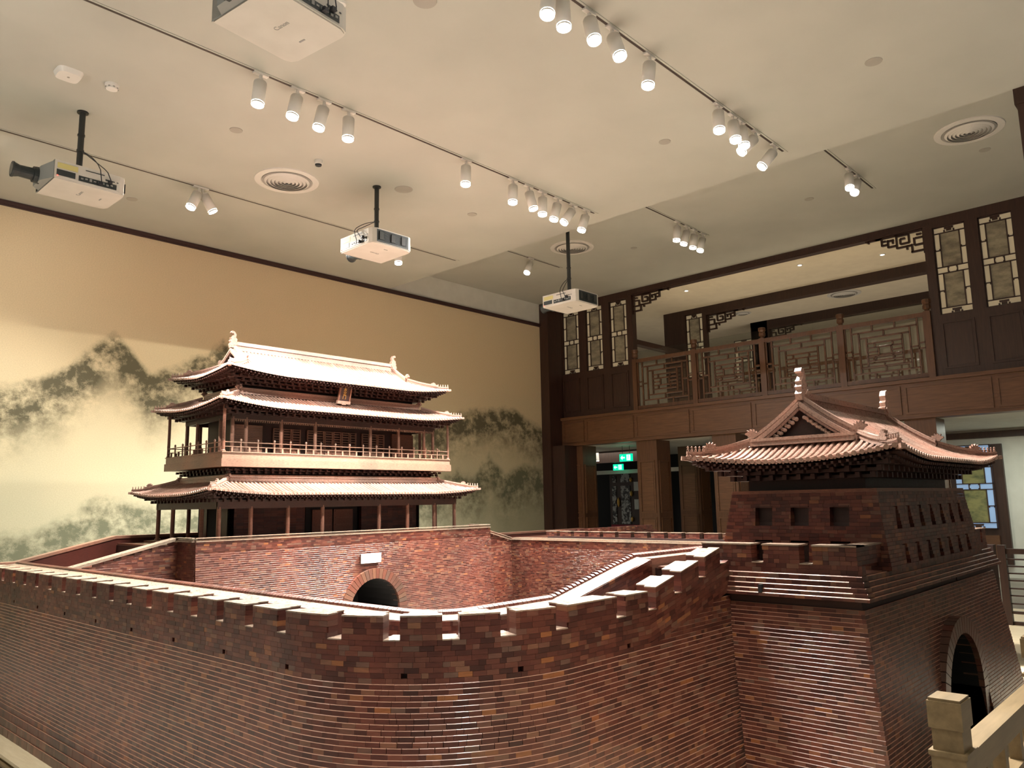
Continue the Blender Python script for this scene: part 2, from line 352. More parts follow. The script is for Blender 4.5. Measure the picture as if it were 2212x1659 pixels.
def lattice_window(name, x, y0, y1, z0, z1, label, mp, ms, parentkind='thing', dirx=1):
    t = thing(name, (x, (y0 + y1) / 2, z0), label, 'lattice window', 'lattice windows with silk paintings')
    o = (x, (y0 + y1) / 2, z0); w = y1 - y0; h = z1 - z0; T = .018
    b = MB(o)
    def bar(u0, u1, v0, v1): b.box(x - .012, x + .03, y0 + w * u0, y0 + w * u1, z0 + h * v0, z0 + h * v1)
    tu = T / w; tvv = T / h
    a, c = .20, .80; r0, r1, r2, r3 = .075, .465, .535, .925
    bar(0, 1, 0, tvv); bar(0, 1, 1 - tvv, 1); bar(0, tu, 0, 1); bar(1 - tu, 1, 0, 1)
    for v in (r0, r1, r2, r3): bar(0, 1, v - tvv / 2, v + tvv / 2)
    for lo, hi in ((r0, r1), (r2, r3)):
        for u in (a, c): bar(u - tu / 2, u + tu / 2, lo, hi)
        m = (lo + hi) / 2
        bar(0, a, m - tvv / 2, m + tvv / 2); bar(c, 1, m - tvv / 2, m + tvv / 2)
    for u in (.36, .64): bar(u - tu / 2, u + tu / 2, r1, r2)
    for lo, hi in ((0, r0), (r3, 1)):                                     # carved cloud knots in the middle of head and foot rails
        for du, dv, ww, hh in ((.42, .2, .16, .6), (.36, .5, .06, .3), (.58, .5, .06, .3), (.33, .1, .05, .3), (.62, .1, .05, .3)):
            bar(du, du + ww, lo + (hi - lo) * dv, lo + (hi - lo) * (dv + hh))
    put('muntin_frame', b, m_frame, t)
    def pane(u0, u1, v0, v1, m, nm='pane', rd=0):
        b = MB(o); ya, yb, za, zb = y0 + w * u0, y0 + w * u1, z0 + h * v0, z0 + h * v1
        b.box(x + .006, x + .012, ya, yb, za, zb)
        put(nm, b, m, t)
        if rd:                                                            # rounded ends: small corner fillets of the frame
            pass
    for lo, hi in ((r0, r1), (r2, r3)):
        m = (lo + hi) / 2
        for u0, u1 in ((0, a), (c, 1)): pane(u0, u1, lo, m, mp); pane(u0, u1, m, hi, mp)
        pane(a, c, lo, hi, ms, 'silk_painting')
    pane(0, .36, r1, r2, mp); pane(.36, .64, r1, r2, mp); pane(.64, 1, r1, r2, mp)
    for lo, hi in ((0, r0), (r3, 1)): pane(0, .5, lo, hi, mp); pane(.5, 1, lo, hi, mp)
    # corner fillets giving the pill shaped panes
    b = MB(o)
    for lo, hi in ((r0, r1), (r2, r3)):
        m = (lo + hi) / 2
        for u0, u1 in ((0, a), (c, 1)):
            for uu in (u0 + .01, u1 - .05):
                bb = m - .012 if lo == r2 else m - .012
                b.box(x - .008, x + .02, y0 + w * uu, y0 + w * (uu + .04), z0 + h * (m - .02 if lo == r0 else m), z0 + h * (m if lo == r0 else m + .02))
    for uu in (.37, .60):
        for vv in (r1 + .004, r2 - .018): b.box(x - .008, x + .02, y0 + w * uu, y0 + w * (uu + .03), z0 + h * vv, z0 + h * (vv + .014))
    put('corner_fillet', b, m_frame, t)
    return t
wl_lab = ['lattice window nearest the mural wall, partly behind the hanging projector', 'lattice window second from the mural wall on the gallery',
          'lattice window beside the left end of the gallery opening', 'lattice window with greyish silk beside the right end of the gallery opening', 'brown silk lattice window farthest right on the gallery']
for i, (a, c) in enumerate(LW):
    lattice_window('lattice_window', XW + .05, a, c, WZ0, WZ1, wl_lab[i], m_pane, m_silk)

# balustrade bays with key-pattern lattice
POSTS = [9.41, 7.965, 6.49, 5.01, 3.585]
def newel(x, y, z0, z1, label, w=.105):
    t = thing('newel_post', (x, y, z0), label, 'post', 'balcony newel posts'); o = (x, y, z0)
    b = MB(o); b.box(x - w / 2, x + w / 2, y - w / 2, y + w / 2, z0, z1 - .21); put('shaft', b, m_panel, t)
    b = MB(o); zc = z1 - .21; k = w / 2
    b.lathe((x, y, zc), [(k * .75, 0), (k * .75, .03), (k * 1.25, .05), (k * 1.25, .10), (k * 1.0, .12), (k * 1.35, .15), (k * 1.35, .20), (k * .9, .21)], 8); put('finial', b, m_panel, t)
    return t
pl = ['newel post against the left jamb of the gallery opening', 'newel post second from the left on the balcony', 'newel post in the middle of the balcony', 'newel post second from the right on the balcony', 'newel post against the right jamb of the gallery opening']
for y, l in zip(POSTS, pl): newel(XW - .0, y, 3.50, 4.83, l)
def lattice_panel(x, ya, yb, z0, z1, label, th=.03, m=m_panel):
    t = thing('balustrade_panel', (x, (ya + yb) / 2, z0), label, 'balustrade', 'key lattice balustrade panels'); o = (x, (ya + yb) / 2, z0)
    b = MB(o); b.box(x - .05, x + .05, ya, yb, z1 - .075, z1); put('top_rail', b, m, t)
    b = MB(o); b.box(x - .04, x + .04, ya, yb, z0, z0 + .07); put('bottom_rail', b, m, t)
    za, zb = z0 + .07, z1 - .075; w = yb - ya; h = zb - za; b = MB(o); T = .030
    def hb(u0, u1, v): b.box(x - th / 2, x + th / 2, ya + w * u0, ya + w * u1, za + h * v - T / 2, za + h * v + T / 2)
    def vb(u, v0, v1): b.box(x - th / 2, x + th / 2, ya + w * u - T / 2, ya + w * u + T / 2, za + h * v0, za + h * v1)
    us = [.0, .09, .185, .28, .36]; vs = [0, .115, .225, .335, .42]
    vb(.008, 0, 1); vb(.992, 0, 1)
    for k in (1, 2, 3):
        u, v = us[k], vs[k]
        vb(u, vs[k - 1] if k > 1 else 0, 1 - (vs[k - 1] if k > 1 else 0)); vb(1 - u, vs[k - 1] if k > 1 else 0, 1 - (vs[k - 1] if k > 1 else 0))
        hb(us[k] if k > 0 else 0, 1 - us[k], v); hb(us[k], 1 - us[k], 1 - v)
    for s in (0, 1):
        q = lambda v: 1 - v if s else v
        for u in (.36, .64): vb(u, min(q(0), q(.115)), max(q(0), q(.115)))
        vb(.5, min(q(.115), q(.225)), max(q(.115), q(.225)))
        hb(.28, .72, q(.42)); vb(.40, min(q(.335), q(.42)), max(q(.335), q(.42))); vb(.62, min(q(.335), q(.42)), max(q(.335), q(.42)))
    for u0, u1 in ((0, .09), (.91, 1)):
        for v in (.45, .55): hb(u0, u1, v)
    for u0, u1 in ((.09, .185), (.815, .91)): hb(u0, u1, .5)
    hb(.28, .42, .5); hb(.58, .72, .5); vb(.42, .42, .58); vb(.58, .42, .58)
    put('lattice', b, m, t)
    return t
bl = ['key lattice balustrade panel at the left end of the balcony', 'key lattice balustrade panel second from the left on the balcony', 'key lattice balustrade panel third from the left, above the tower ridge', 'key lattice balustrade panel at the right end of the balcony']
for (y1, y0), l in zip(zip(POSTS, POSTS[1:]), bl): lattice_panel(XW, y0 + .053, y1 - .053, 3.52, 4.607, l)
b = MB((XW + .09, 0, 0)); b.box(XW + .08, XW + .09, OP0 + .02, OP1 - .02, 3.52, 4.80); put('glass_screen', b, m_glass, None, label='clear glass screen standing behind the balcony balustrade', cat='glass screen')

def corner_bracket(x, yc, zt, sgn, s, label, m=m_frame):
    # fret bracket hanging in the corner between beam and jamb; sgn = direction away from the jamb
    b = MB((x, yc, zt)); T = .03 * s
    def hb(u0, u1, v): b.box(x, x + .05, *sorted((yc + sgn * u0 * s, yc + sgn * u1 * s)), zt - v * s - T / 2, zt - v * s + T / 2)
    def vb(u, v0, v1): b.box(x, x + .05, yc + sgn * u * s - T / 2, yc + sgn * u * s + T / 2, zt - v1 * s, zt - v0 * s)
    vb(.01, 0, .42); hb(0, .78, .012)
    hb(0, .22, .36); hb(0, .16, .25); vb(.20, .22, .37); vb(.16, .12, .25); hb(0, .14, .13); hb(.04, .12, .07)
    # spiral
    hb(.20, .44, .24); vb(.44, .0, .25); hb(.24, .44, .03); vb(.24, .03, .18); hb(.24, .38, .18); vb(.38, .09, .18); hb(.30, .38, .09)
    hb(.44, .58, .19); vb(.58, .06, .20); hb(.48, .58, .08); vb(.50, .08, .14); hb(.58, .68, .14); vb(.68, 0, .15); hb(.61, .68, .07)
    vb(.28, .24, .30); vb(.90, 0, .05); hb(.68, .95, .012)
    return put('fret_bracket', b, m, None, label=label, cat='bracket', group='carved corner brackets')
corner_bracket(XW + .05, OP1, OZ1, -1, 1.0, 'carved fret bracket in the upper left corner of the gallery opening')
corner_bracket(XW + .05, OP0, OZ1, 1, 1.0, 'carved fret bracket in the upper right corner of the gallery opening')

# ------------------------------------------------------------------ behind the opening: two more arcades
b = MB(); b.box(XW + D, 22, -6, 16.5, 6.10, 6.16); struct('gallery_ceiling', b, m_gceil)
b = MB(); b.box(XW + .2, 22, -6, 16.5, 3.30, 3.42); struct('gallery_floor', b, m_floor)
b = MB(); b.box(21.9, 22, -6, 16.5, 3.42, 6.10); struct('gallery_wall', b, m_gceil)
def arcade(x, ycol, ywin, ystart, yend, zb, lab):
    t = thing('inner_arcade', (x, ycol[0], 3.42), lab, None, kind='structure'); o = (x, ycol[0], 3.42)
    b = MB(o); b.box(x, x + .3, ycol[0], ycol[1], 3.42, 6.10); b.box(x - .02, x + .32, ycol[0] - .02, ycol[1] + .02, 3.42, 3.6); put('column', b, m_frame, t)
    b = MB(o); b.box(x, x + .2, yend, ystart, zb, 6.10); b.box(x - .015, x + .215, yend, ystart, zb - .03, zb + .02); put('beam', b, m_frame, t)
    b = MB(o); b.box(x, x + .1, ywin[1], ycol[0], 3.42, 6.10); b.box(x, x + .1, ystart, ywin[0], 3.42, 6.10); b.box(x, x + .1, ywin[0], ywin[1], 3.42, 4.45); b.box(x, x + .1, ywin[0], ywin[1], 5.98, 6.10); put('jamb', b, m_frame, t)
    return t
arcade(16.3, (9.62, 10.05), (9.00, 9.46), 8.90, 3.0, 5.92, 'second arcade of columns and beam inside the gallery')
lattice_window('lattice_window', 16.34, 9.00, 9.46, 4.45, 5.98, 'lattice window deep inside the gallery on the second arcade', m_pane, m_silk)
corner_bracket(16.35, 8.88, 5.90, -1, 1.0, 'carved fret bracket on the second arcade inside the gallery')
b = MB(); b.box(14.19, 16.3, 9.55, 9.72, 5.02, 5.13); struct('tie_beam', b, m_frame)
arcade(18.8, (8.55, 8.9), (8.98, 9.0), 8.5, 2.8, 5.90, 'third arcade of columns and beam deep in the gallery')
lattice_window('lattice_window', 18.84, 8.95, 9.5, 4.6, 5.7, 'smallest visible lattice window, on the third arcade deep in the gallery', m_pane, m_silk)
corner_bracket(18.85, 8.5, 5.88, -1, .9, 'carved fret bracket on the third arcade deep in the gallery')
# far balustrade seen through the front one
pz = [8.8, 7.3, 5.8, 4.3, 2.8]
for (y1, y0), l in zip(zip(pz, pz[1:]), ['leftmost', 'second from left', 'third from left', 'rightmost']):
    lattice_panel(16.4, y0 + .05, y1 - .05, 3.42, 4.42, l + ' key lattice panel of the inner balustrade across the gallery')
b = MB(); b.box(14.3, 14.9, 5.0, 9.3, 3.42, 3.44); struct('gallery_carpet', b, m_floor)

# ------------------------------------------------------------------ ground floor under the gallery
b = MB(); b.box(XW + .2, 22, -6, 16.5, 2.845, 2.90); struct('soffit', b, m_white)
b = MB(); b.box(19.0, 19.2, 4.6, 16.4, 0, 2.845); struct('wall_ground', b, m_dark)
b = MB(); b.box(17.6, 17.8, -6, 4.6, 0, 2.845); struct('wall_ground_white', b, m_white)
b = MB(); b.box(17.50, 17.6, -6, 4.6, 2.68, 2.80); struct('trim_2', b, m_frame)
b = MB(); b.box(17.50, 17.6, 3.42, 4.55, .25, 2.55); struct('door_1', b, m_frame)
b = MB(); b.box(17.45, 17.5, 3.60, 4.40, .35, .80); put('panel', b, m_panelh, bpy.data.objects['door_1'])
lattice_window('lattice_window', 17.44, 3.60, 4.26, .92, 2.55, 'pale blue lit lattice window to the right of the smaller tower', m_paneb, m_silkg)
def pillar(x, y0, y1, w, label, lit=m_panelh, paneled=True):
    t = thing('wooden_pillar', (x, (y0 + y1) / 2, 0), label, None, kind='structure'); o = (x, (y0 + y1) / 2, 0)
    b = MB(o); b.box(x, x + w, y0, y1, 0, 2.845); b.box(x - .02, x + w + .02, y0 - .02, y1 + .02, 0, .22); put('shaft', b, m_panel, t)
    if paneled:
        for z0, z1 in ((.35, 1.24), (1.33, 2.42)):
            b = MB(o); F = .028
            ya, yb = y0 + .06, y1 - .06
            for q in ((ya, yb, z0, z0 + F), (ya, yb, z1 - F, z1), (ya, ya + F, z0 + F, z1 - F), (yb - F, yb, z0 + F, z1 - F)): b.box(x - .02, x, *q)
            xa, xb = x + .06, x + w - .06
            for q in ((xa, xb, z0, z0 + F), (xa, xb, z1 - F, z1), (xa, xa + F, z0 + F, z1 - F), (xb - F, xb, z0 + F, z1 - F)): b.box(q[0], q[1], y0 - .02, y0, q[2], q[3])
            b.box(x - .006, x, ya + .05, yb - .05, z0 + .05, z1 - .05); b.box(xa + .05, xb - .05, y0 - .006, y0, z0 + .05, z1 - .05)
            put('panel', b, m_panelh, t)
    return t
pillar(XW, 10.93, 11.45, .5, 'panelled walnut pillar beside the mural wall under the balcony')
pillar(XW, 8.97, 9.47, .52, 'panelled walnut pillar catching the light right of the exit signs')
pillar(XW, 7.17, 7.68, .5, 'panelled walnut pillar behind the left eave of the smaller tower')
pillar(XW, 3.62, 4.10, .5, 'walnut pillar behind the roof of the smaller tower')
pillar(16.4, 9.35, 9.9, .5, 'darker pillar in the second row under the balcony', paneled=True)
b = MB(); b.box(17.0, 17.1, 7.6, 9.3, 0, 2.845); struct('dark_opening', b, m_dark)
b = MB(); b.box(16.2, 16.35, 10.3, 16.4, 2.55, 2.845); struct('dark_lintel', b, m_frame)
b = MB(); b.box(17.2, 17.3, 10.3, 16.4, 2.30, 2.40); struct('trim_3', b, m_white)
lattice_window('lattice_window', 18.0, 13.62, 14.05, .70, 2.38, 'narrow dim lattice window glimpsed under the balcony beside the mural wall', mat('dim_pane', (.30, .32, .26), .5), mat('dim_silk', build=silkf((.10, .10, .07), (.04, .04, .03), .0)))
b = MB(); b.box(18.0, 18.06, 13.55, 14.12, 0, .70); struct('panel_dado', b, m_frame)
def inlay(nt, b):
    n = noise(nt, 9, 6, rough=.75, mapping=(1, 1, 1)); r = ramp(nt, [(.50, (.012, .010, .010)), (.53, (.42, .42, .42))], 'LINEAR'); nt.links.new(n.outputs['Fac'], r.inputs[0])
    nt.links.new(r.outputs[0], b.inputs['Base Color']); b.inputs['Roughness'].default_value = .4; nt.links.new(r.outputs[0], b.inputs['Emission Color']); b.inputs['Emission Strength'].default_value = .0
m_inlay = mat('floral_inlay', build=inlay)
sx = 18.2; t = thing('carved_screen', (sx, 12.9, 0), 'dark folding screen with pale floral inlay below the green exit signs', 'screen'); o = (sx, 12.9, 0)
b = MB(o); b.box(sx, sx + .06, 12.20, 13.25, 0, 2.40); put('screen_frame', b, m_frame, t)
for y0, y1, z0, z1 in ((13.02, 13.16, .95, 2.0), (12.55, 12.86, .95, 2.0), (13.02, 13.14, 2.1, 2.28), (12.55, 12.86, 2.1, 2.36)):
    b = MB(o); b.box(sx - .02, sx, y0, y1, z0, z1); put('inlay_panel', b, m_inlay, t)
for z0, z1 in ((1.35, 1.62), (1.85, 2.1)):
    b = MB(o); b.box(sx - .02, sx, 12.28, 12.42, z0, z1); put('ivory_panel', b, m_dm, t)
for y, z, h in ((12.94, 1.55, .26), (12.50, 1.78, .16), (12.50, 2.16, .13), (12.50, 1.08, .14)):
    b = MB(o); b.lathe((sx - .035, y, z - h / 2), [(.008, 0), (.03, h * .2), (.04, h * .5), (.03, h * .8), (.008, h)], 8); put('gold_ornament', b, m_gold, t)
b = MB(o); b.box(sx - .06, sx, 12.2, 13.2, .80, .93); put('cloth_band', b, m_rib, t)
def exit_sign(x, y, z, w, h, label):
    t = thing('exit_sign', (x, y, z), label, 'exit sign', 'green exit signs'); o = (x, y, z)
    b = MB(o); b.box(x, x + .05, y - w / 2, y + w / 2, z, z + h); put('lit_panel', b, m_exit, t)
    b = MB(o); b.cyl((x + .025, y - w * .3, z + h), (x + .025, y - w * .3, 2.845), .006); b.cyl((x + .025, y + w * .3, z + h), (x + .025, y + w * .3, 2.845), .006); put('hanger', b, m_pole, t)
    b = MB(o); xx = x - .004                                                # arrow pointing left and a running figure
    yc = y + w * .22; s = h * .32; zc = z + h / 2
    b.add([(xx, yc + s * 1.2, zc), (xx, yc + s * .2, zc + s), (xx, yc + s * .2, zc - s)], [(0, 1, 2)]); b.box(xx, xx + .003, yc - s * 1.0, yc + s * .3, zc - s * .3, zc + s * .3)
    yf = y - w * .24
    b.box(xx, xx + .003, yf - h * .30, yf + h * .30, z + h * .12, z + h * .88)
    put('arrow_symbol', b, m_exitw, t)
    b = MB(o); xx = x - .008
    b.cyl((xx, yf, z + h * .76), (xx - .002, yf, z + h * .76), h * .07, n=8)
    for p, q in (((0, .68), (.02, .42)), ((.0, .64), (.14, .56)), ((0, .64), (-.12, .52)), ((.02, .42), (.14, .30)), ((.14, .30), (.16, .18)), ((.02, .42), (-.08, .30)), ((-.08, .30), (-.18, .28))):
        b.beam((xx, yf + p[0] * h, z + p[1] * h), (xx, yf + q[0] * h, z + q[1] * h), .003, h * .07, up=(1, 0, 0))
    put('running_figure', b, m_exit, t)
exit_sign(15.0, 10.44, 2.49, .34, .17, 'larger green exit sign hanging nearer under the balcony')
exit_sign(16.9, 12.02, 2.38, .30, .16, 'smaller green exit sign hanging farther back under the balcony')
for x, y, l in ((16.0, 12.0, 'left'), (16.6, 10.9, 'right')):
    t = thing('ceiling_spotlight', (x, y, 2.845), 'small white spotlight on the %s under the balcony soffit' % l, 'spotlight', 'small spotlights under the balcony'); o = (x, y, 2.845)
    b = MB(o); b.cyl((x, y, 2.845), (x, y, 2.60), .035, .05, 12); put('body', b, m_lampw, t)
    b = MB(o); b.cyl((x, y, 2.60), (x, y, 2.594), .043, n=12); put('lens', b, m_down, t)

# ------------------------------------------------------------------ far guard fence (right edge)
t = thing('far_guard_rail', (10.7, .6, 0), 'dark slatted guard rail seen far off at the right edge', 'railing'); o = (10.7, .6, 0)
for z, h in ((.93, .06), (.84, .016), (.76, .016), (.68, .016), (.60, .016), (.51, .016), (.43, .016), (.34, .016), (.24, .03), (.12, .04)):
    b = MB(o); b.box(10.68, 10.72, -1.0, 2.2, z - h / 2, z + h / 2); put('rail', b, m_frame, t)
for y in (2.2, 1.0, -.2):
    b = MB(o); b.box(10.66, 10.74, y - .04, y + .04, 0, 1.0); put('post', b, m_frame, t)

# ================================================================== CEILING FITTINGS
def track(name, y, z, x0, x1, label, joints=()):
    t = thing('light_track', ((x0 + x1) / 2, y, z), label, 'light track'); o = ((x0 + x1) / 2, y, z)
    b = MB(o); b.box(x0 - .06, x1 + .06, y - .034, y + .034, z - .006, z); put('housing', b, m_ceiling, t)
    b = MB(o); b.box(x0, x1, y - .012, y + .012, z - .009, z - .0062); put('slot', b, m_track, t)
lamps = {
 'near': (3.627, ZL, 2.0, 8.75, [(4.41, -.24, -.12, -.96), (4.58, -.09, -.1, -.99), (4.94, -.18, -.29, -.94), (5.27, -.11, -.33, -.94), (5.86, -.21, -.02, -.98), (7.16, -.25, -.12, -.96), (7.48, -.23, -.18, -.96), (7.67, -.21, -.18, -.96), (8.03, -.59, .39, -.70), (8.51, -.5, .39, -.77)]),
 'middle': (6.46, ZL, 0.0, 8.74, [(3.48, -.13, -.08, -.99), (3.88, -.25, -.1, -.96), (4.19, -.25, -.03, -.97), (4.49, -.09, -.1, -.99), (6.19, -.14, -.1, -.99), (7.02, -.16, -.11, -.98), (7.32, .06, -.23, -.97), (7.6, -.13, -.08, -.99), (7.92, -.3, .05, -.95), (8.26, -.55, .21, -.81), (8.55, -.34, .08, -.94)]),
 'far': (9.47, ZL, 0.0, 8.8, [(4.29, -.41, -.11, -.91), (4.34, .43, -.22, -.88), (7.56, -.13, -.17, -.98)]),
 'near upper': (3.627, ZH, 9.9, 11.95, [(10.97, -.35, -.1, -.93), (11.31, -.54, .03, -.84)]),
 'middle upper': (6.46, ZH, 9.9, 12.0, [(11.05, -.15, .02, -.99), (11.36, -.27, .13, -.96), (11.61, -.19, .08, -.98), (11.89, -.3, .08, -.95)]),
 'far upper': (9.47, ZH, 9.9, 11.6, [(10.75, -.44, .01, -.9)]),
}
tl = {'near': 'black slot light track nearest the camera on the lower ceiling', 'middle': 'long light track along the middle of the lower ceiling', 'far': 'light track closest to the mural on the lower ceiling',
      'near upper': 'short light track on the raised ceiling, nearest the right edge', 'middle upper': 'short light track on the raised ceiling carrying four spotlights', 'far upper': 'short light track on the raised ceiling with a single spotlight'}
ORD = ['first', 'second', 'third', 'fourth', 'fifth', 'sixth', 'seventh', 'eighth', 'ninth', 'tenth', 'eleventh']
R_ = .062
def spot_body_mesh():
    body = MB(); body.cyl((0, 0, -.04), (0, 0, -.262), R_, n=20); body.lathe((0, 0, -.04), [(R_, 0), (R_ * .96, .008)], 20); m1 = body.mesh('body', m_lampw)
    ring = MB(); ring.cyl((0, 0, -.266), (0, 0, -.285), R_ * .96, n=20, caps=False); m2 = ring.mesh('front_ring', m_lampw)
    ln = MB(); ln.cyl((0, 0, -.272), (0, 0, -.279), R_ * .86, n=20); m3 = ln.mesh('lens', m_lens)
    arm = MB(); arm.box(-.012, .012, -.012, .012, -.01, .062); arm.cyl((0, -.02, 0), (0, .02, 0), .014, n=10); m4 = arm.mesh('arm', m_lampw)
    ad = MB(); ad.box(-.075, .075, -.022, .022, .045, .066); m5 = ad.mesh('track_adapter', m_lampw)
    for m in (m1,): m.polygons.foreach_set('use_smooth', [len(p.vertices) == 4 for p in m.polygons])
    return m1, m2, m3, m4, m5
M1, M2, M3, M4, M5 = spot_body_mesh()
LP = {'near': 900, 'middle': 950, 'far': 850, 'near upper': 250, 'middle upper': 250, 'far upper': 250}
def spotlamp(x, y, z, d, label, grp, power, aim=None, cone=80, blend=.8, col=(1, .95, .87), body=True):
    P = Vector((x, y, z - .07)); d = Vector(d).normalized()
    q = Vector((0, 0, -1)).rotation_difference(d)
    if body:
        t = thing('track_spotlight', tuple(P), label, 'spotlight', grp)
        for nm, me, rot in (('body', M1, 1), ('front_ring', M2, 1), ('lens', M3, 1), ('arm', M4, 0), ('track_adapter', M5, 0)):
            c = link(nm, me, t)
            if rot: c.rotation_mode = 'QUATERNION'; c.rotation_quaternion = q
    L = bpy.data.lights.new('spot_beam', 'SPOT'); L.energy = power; L.spot_size = math.radians(cone); L.spot_blend = blend; L.shadow_soft_size = .03; L.color = col
    lo = bpy.data.objects.new('spot_beam', L); C.objects.link(lo); lo.rotation_mode = 'QUATERNION'
    lo.location = P + d * .30; a = (Vector(aim) - lo.location).normalized() if aim else d
    lo.rotation_quaternion = Vector((0, 0, -1)).rotation_difference(a)
for k, (y, z, x0, x1, ls) in lamps.items():
    pass
    track(k, y, z, x0, x1, tl[k])
    for i, l in enumerate(ls):
        spotlamp(l[0], y, z, l[1:], 'white cylinder spotlight, %s from the left on the %s ceiling track' % (ORD[i], k if 'upper' in k else k), 'spotlights on the %s track' % k, LP[k] * (2.6 if l[0] > 7 and k == 'far' else 1), cone={'far': 130, 'middle': 110}.get(k, 80))

def vent(x, y, z, R, label):
    t = thing('round_vent', (x, y, z), label, 'air vent', 'round ceiling vents'); o = (x, y, z)
    b = MB(o); n = 40
    b.lathe((x, y, z), [(R, 0), (R * .99, -.012), (R * .80, -.018), (R * .76, -.004)], n); put('rim', b, m_vent, t, smooth=False)
    b = MB(o); b.cyl((x, y, z - .019), (x, y, z - .0185), R * .77, n=n); put('duct', b, m_ventd, t)
    for k in range(6):
        r = R * (.70 - .115 * k); b = MB(o)
        vs = []; 
        for rr, zz in ((r, -.022), (r - .026, -.040), (r - .030, -.040), (r - .006, -.020)):
            vs += [(x + rr * math.cos(2 * PI * i / n), y + rr * math.sin(2 * PI * i / n), z + zz) for i in range(n)]
        b.add(vs, [(a * n + i, a * n + (i + 1) % n, ((a + 1) % 4) * n + (i + 1) % n, ((a + 1) % 4) * n + i) for a in range(4) for i in range(n)])
        put('ring_blade', b, m_vent, t)
vent(4.995, 8.52, ZL, .40, 'round ceiling vent left of the middle hanging projector')
vent(10.83, 8.53, ZH, .40, 'round ceiling vent on the raised ceiling behind the right hanging projector')
vent(10.90, 2.09, ZH, .40, 'large looking round ceiling vent near the upper right corner')
vent(17.6, 6.15, 6.10, .36, 'round ceiling vent seen through the gallery opening')
vent(17.6, 8.6, 6.10, .20, 'smallest round vent, deep inside the gallery')
def plate(x, y, z, r, label, h=.006, m=m_cap, name='cover_plate'):
    b = MB((x, y, z)); b.lathe((x, y, z), [(r, 0), (r * .97, -h), (r * .3, -h * 1.1)], 20); put(name, b, m, None, label=label, cat='cover plate', group='ceiling cover plates')
for x, y, z, r, l in ((3.876, 7.703, ZL, .07, 'small round cover plate left of the middle track spotlights'), (6.236, 7.704, ZL, .12, 'larger round cover plate right of the middle projector pole'),
    (7.514, 7.726, ZL, .07, 'small round cover plate below the lone middle track spotlight'), (3.846, 10.49, ZL, .07, 'small round cover plate right of the left projector near the mural'),
    (7.517, 4.502, ZL, .07, 'small round cover plate below the near track'), (7.495, 2.16, ZL, .08, 'small round cover plate near the upper right of the lower ceiling'),
    (11.69, 4.49, ZH, .07, 'small round cover plate in the middle of the raised ceiling'), (11.69, 2.08, ZH, .07, 'small round cover plate below the upper right vent'),
    (11.69, 7.76, ZH, .06, 'small round cover plate left of the four upper spotlights'), (3.875, 4.515, ZL, .10, 'round cover plate at the top edge of the view')):
    plate(x, y, z, r, l)
# recessed downlights of the gallery ceiling
for x, y, l in ((14.70, 5.93, 'left of the right bracket'), (14.72, 8.47, 'nearest the left bracket'), (19.2, 5.0, 'far back in the gallery'), (15.2, 4.55, 'beside the right fret bracket')):
    t = thing('downlight', (x, y, 6.10), 'tiny recessed gallery downlight ' + l, 'downlight', 'gallery downlights'); b = MB((x, y, 6.10)); b.lathe((x, y, 6.10), [(.06, 0), (.055, -.01), (.04, -.012)], 16); put('rim', b, m_lampw, t)
    b = MB((x, y, 6.10)); b.cyl((x, y, 6.088), (x, y, 6.085), .035, n=12); put('lens', b, m_down, t)
# access point, detectors
t = thing('access_point', (2.2, 7.74, ZL), 'white rounded square wireless unit on the ceiling at upper left', 'access point')
b = MB((2.2, 7.74, ZL)); pts = []
for k in range(24):
    a = 2 * PI * k / 24; c_, s_ = math.cos(a), math.sin(a); pts.append((.115 * math.copysign(abs(c_) ** .5, c_), .115 * math.copysign(abs(s_) ** .5, s_)))
b.prism(pts, ZL, ZL - .045, fn=lambda u, v, w: (2.2 + u * (1 if w == ZL else .85), 7.74 + v * (1 if w == ZL else .85), w)); put('shell', b, m_lampw, t)
b = MB((2.2, 7.74, ZL)); b.cyl((2.2, 7.74, ZL - .046), (2.2, 7.74, ZL - .048), .012, n=10); put('badge', b, m_cap, t)
t = thing('smoke_detector', (2.567, 7.674, ZL), 'round smoke detector beside the wireless unit', 'smoke detector')
b = MB((2.567, 7.674, ZL)); b.lathe((2.567, 7.674, ZL), [(.065, 0), (.062, -.025), (.055, -.03), (.052, -.05), (.03, -.058)], 20); put('housing', b, m_lampw, t)
b = MB((2.567, 7.674, ZL));
for k in range(8): a = 2 * PI * k / 8; b.box(2.567 + .053 * math.cos(a) - .008, 2.567 + .053 * math.cos(a) + .008, 7.674 + .053 * math.sin(a) - .008, 7.674 + .053 * math.sin(a) + .008, ZL - .042, ZL - .034)
put('vent_slot', b, m_ventd, t)
t = thing('dome_camera', (4.952, 7.737, ZL), 'small camera with a black face above the round vent', 'camera')
b = MB((4.952, 7.737, ZL)); b.lathe((4.952, 7.737, ZL), [(.05, 0), (.05, -.035), (.046, -.05)], 20); put('housing', b, m_lampw, t)
b = MB((4.952, 7.737, ZL)); b.lathe((4.952, 7.737, ZL - .05), [(.042, 0), (.036, -.018), (.015, -.026)], 16); put('dome', b, m_grill, t)
t = thing('speaker_fitting', (3.40, 5.03, ZL), 'small pale ceiling fitting just above the near projector', 'ceiling fitting')
b = MB((3.40, 5.03, ZL)); b.lathe((3.40, 5.03, ZL), [(.05, 0), (.045, -.02), (.02, -.03)], 16); put('housing', b, m_lampw, t)

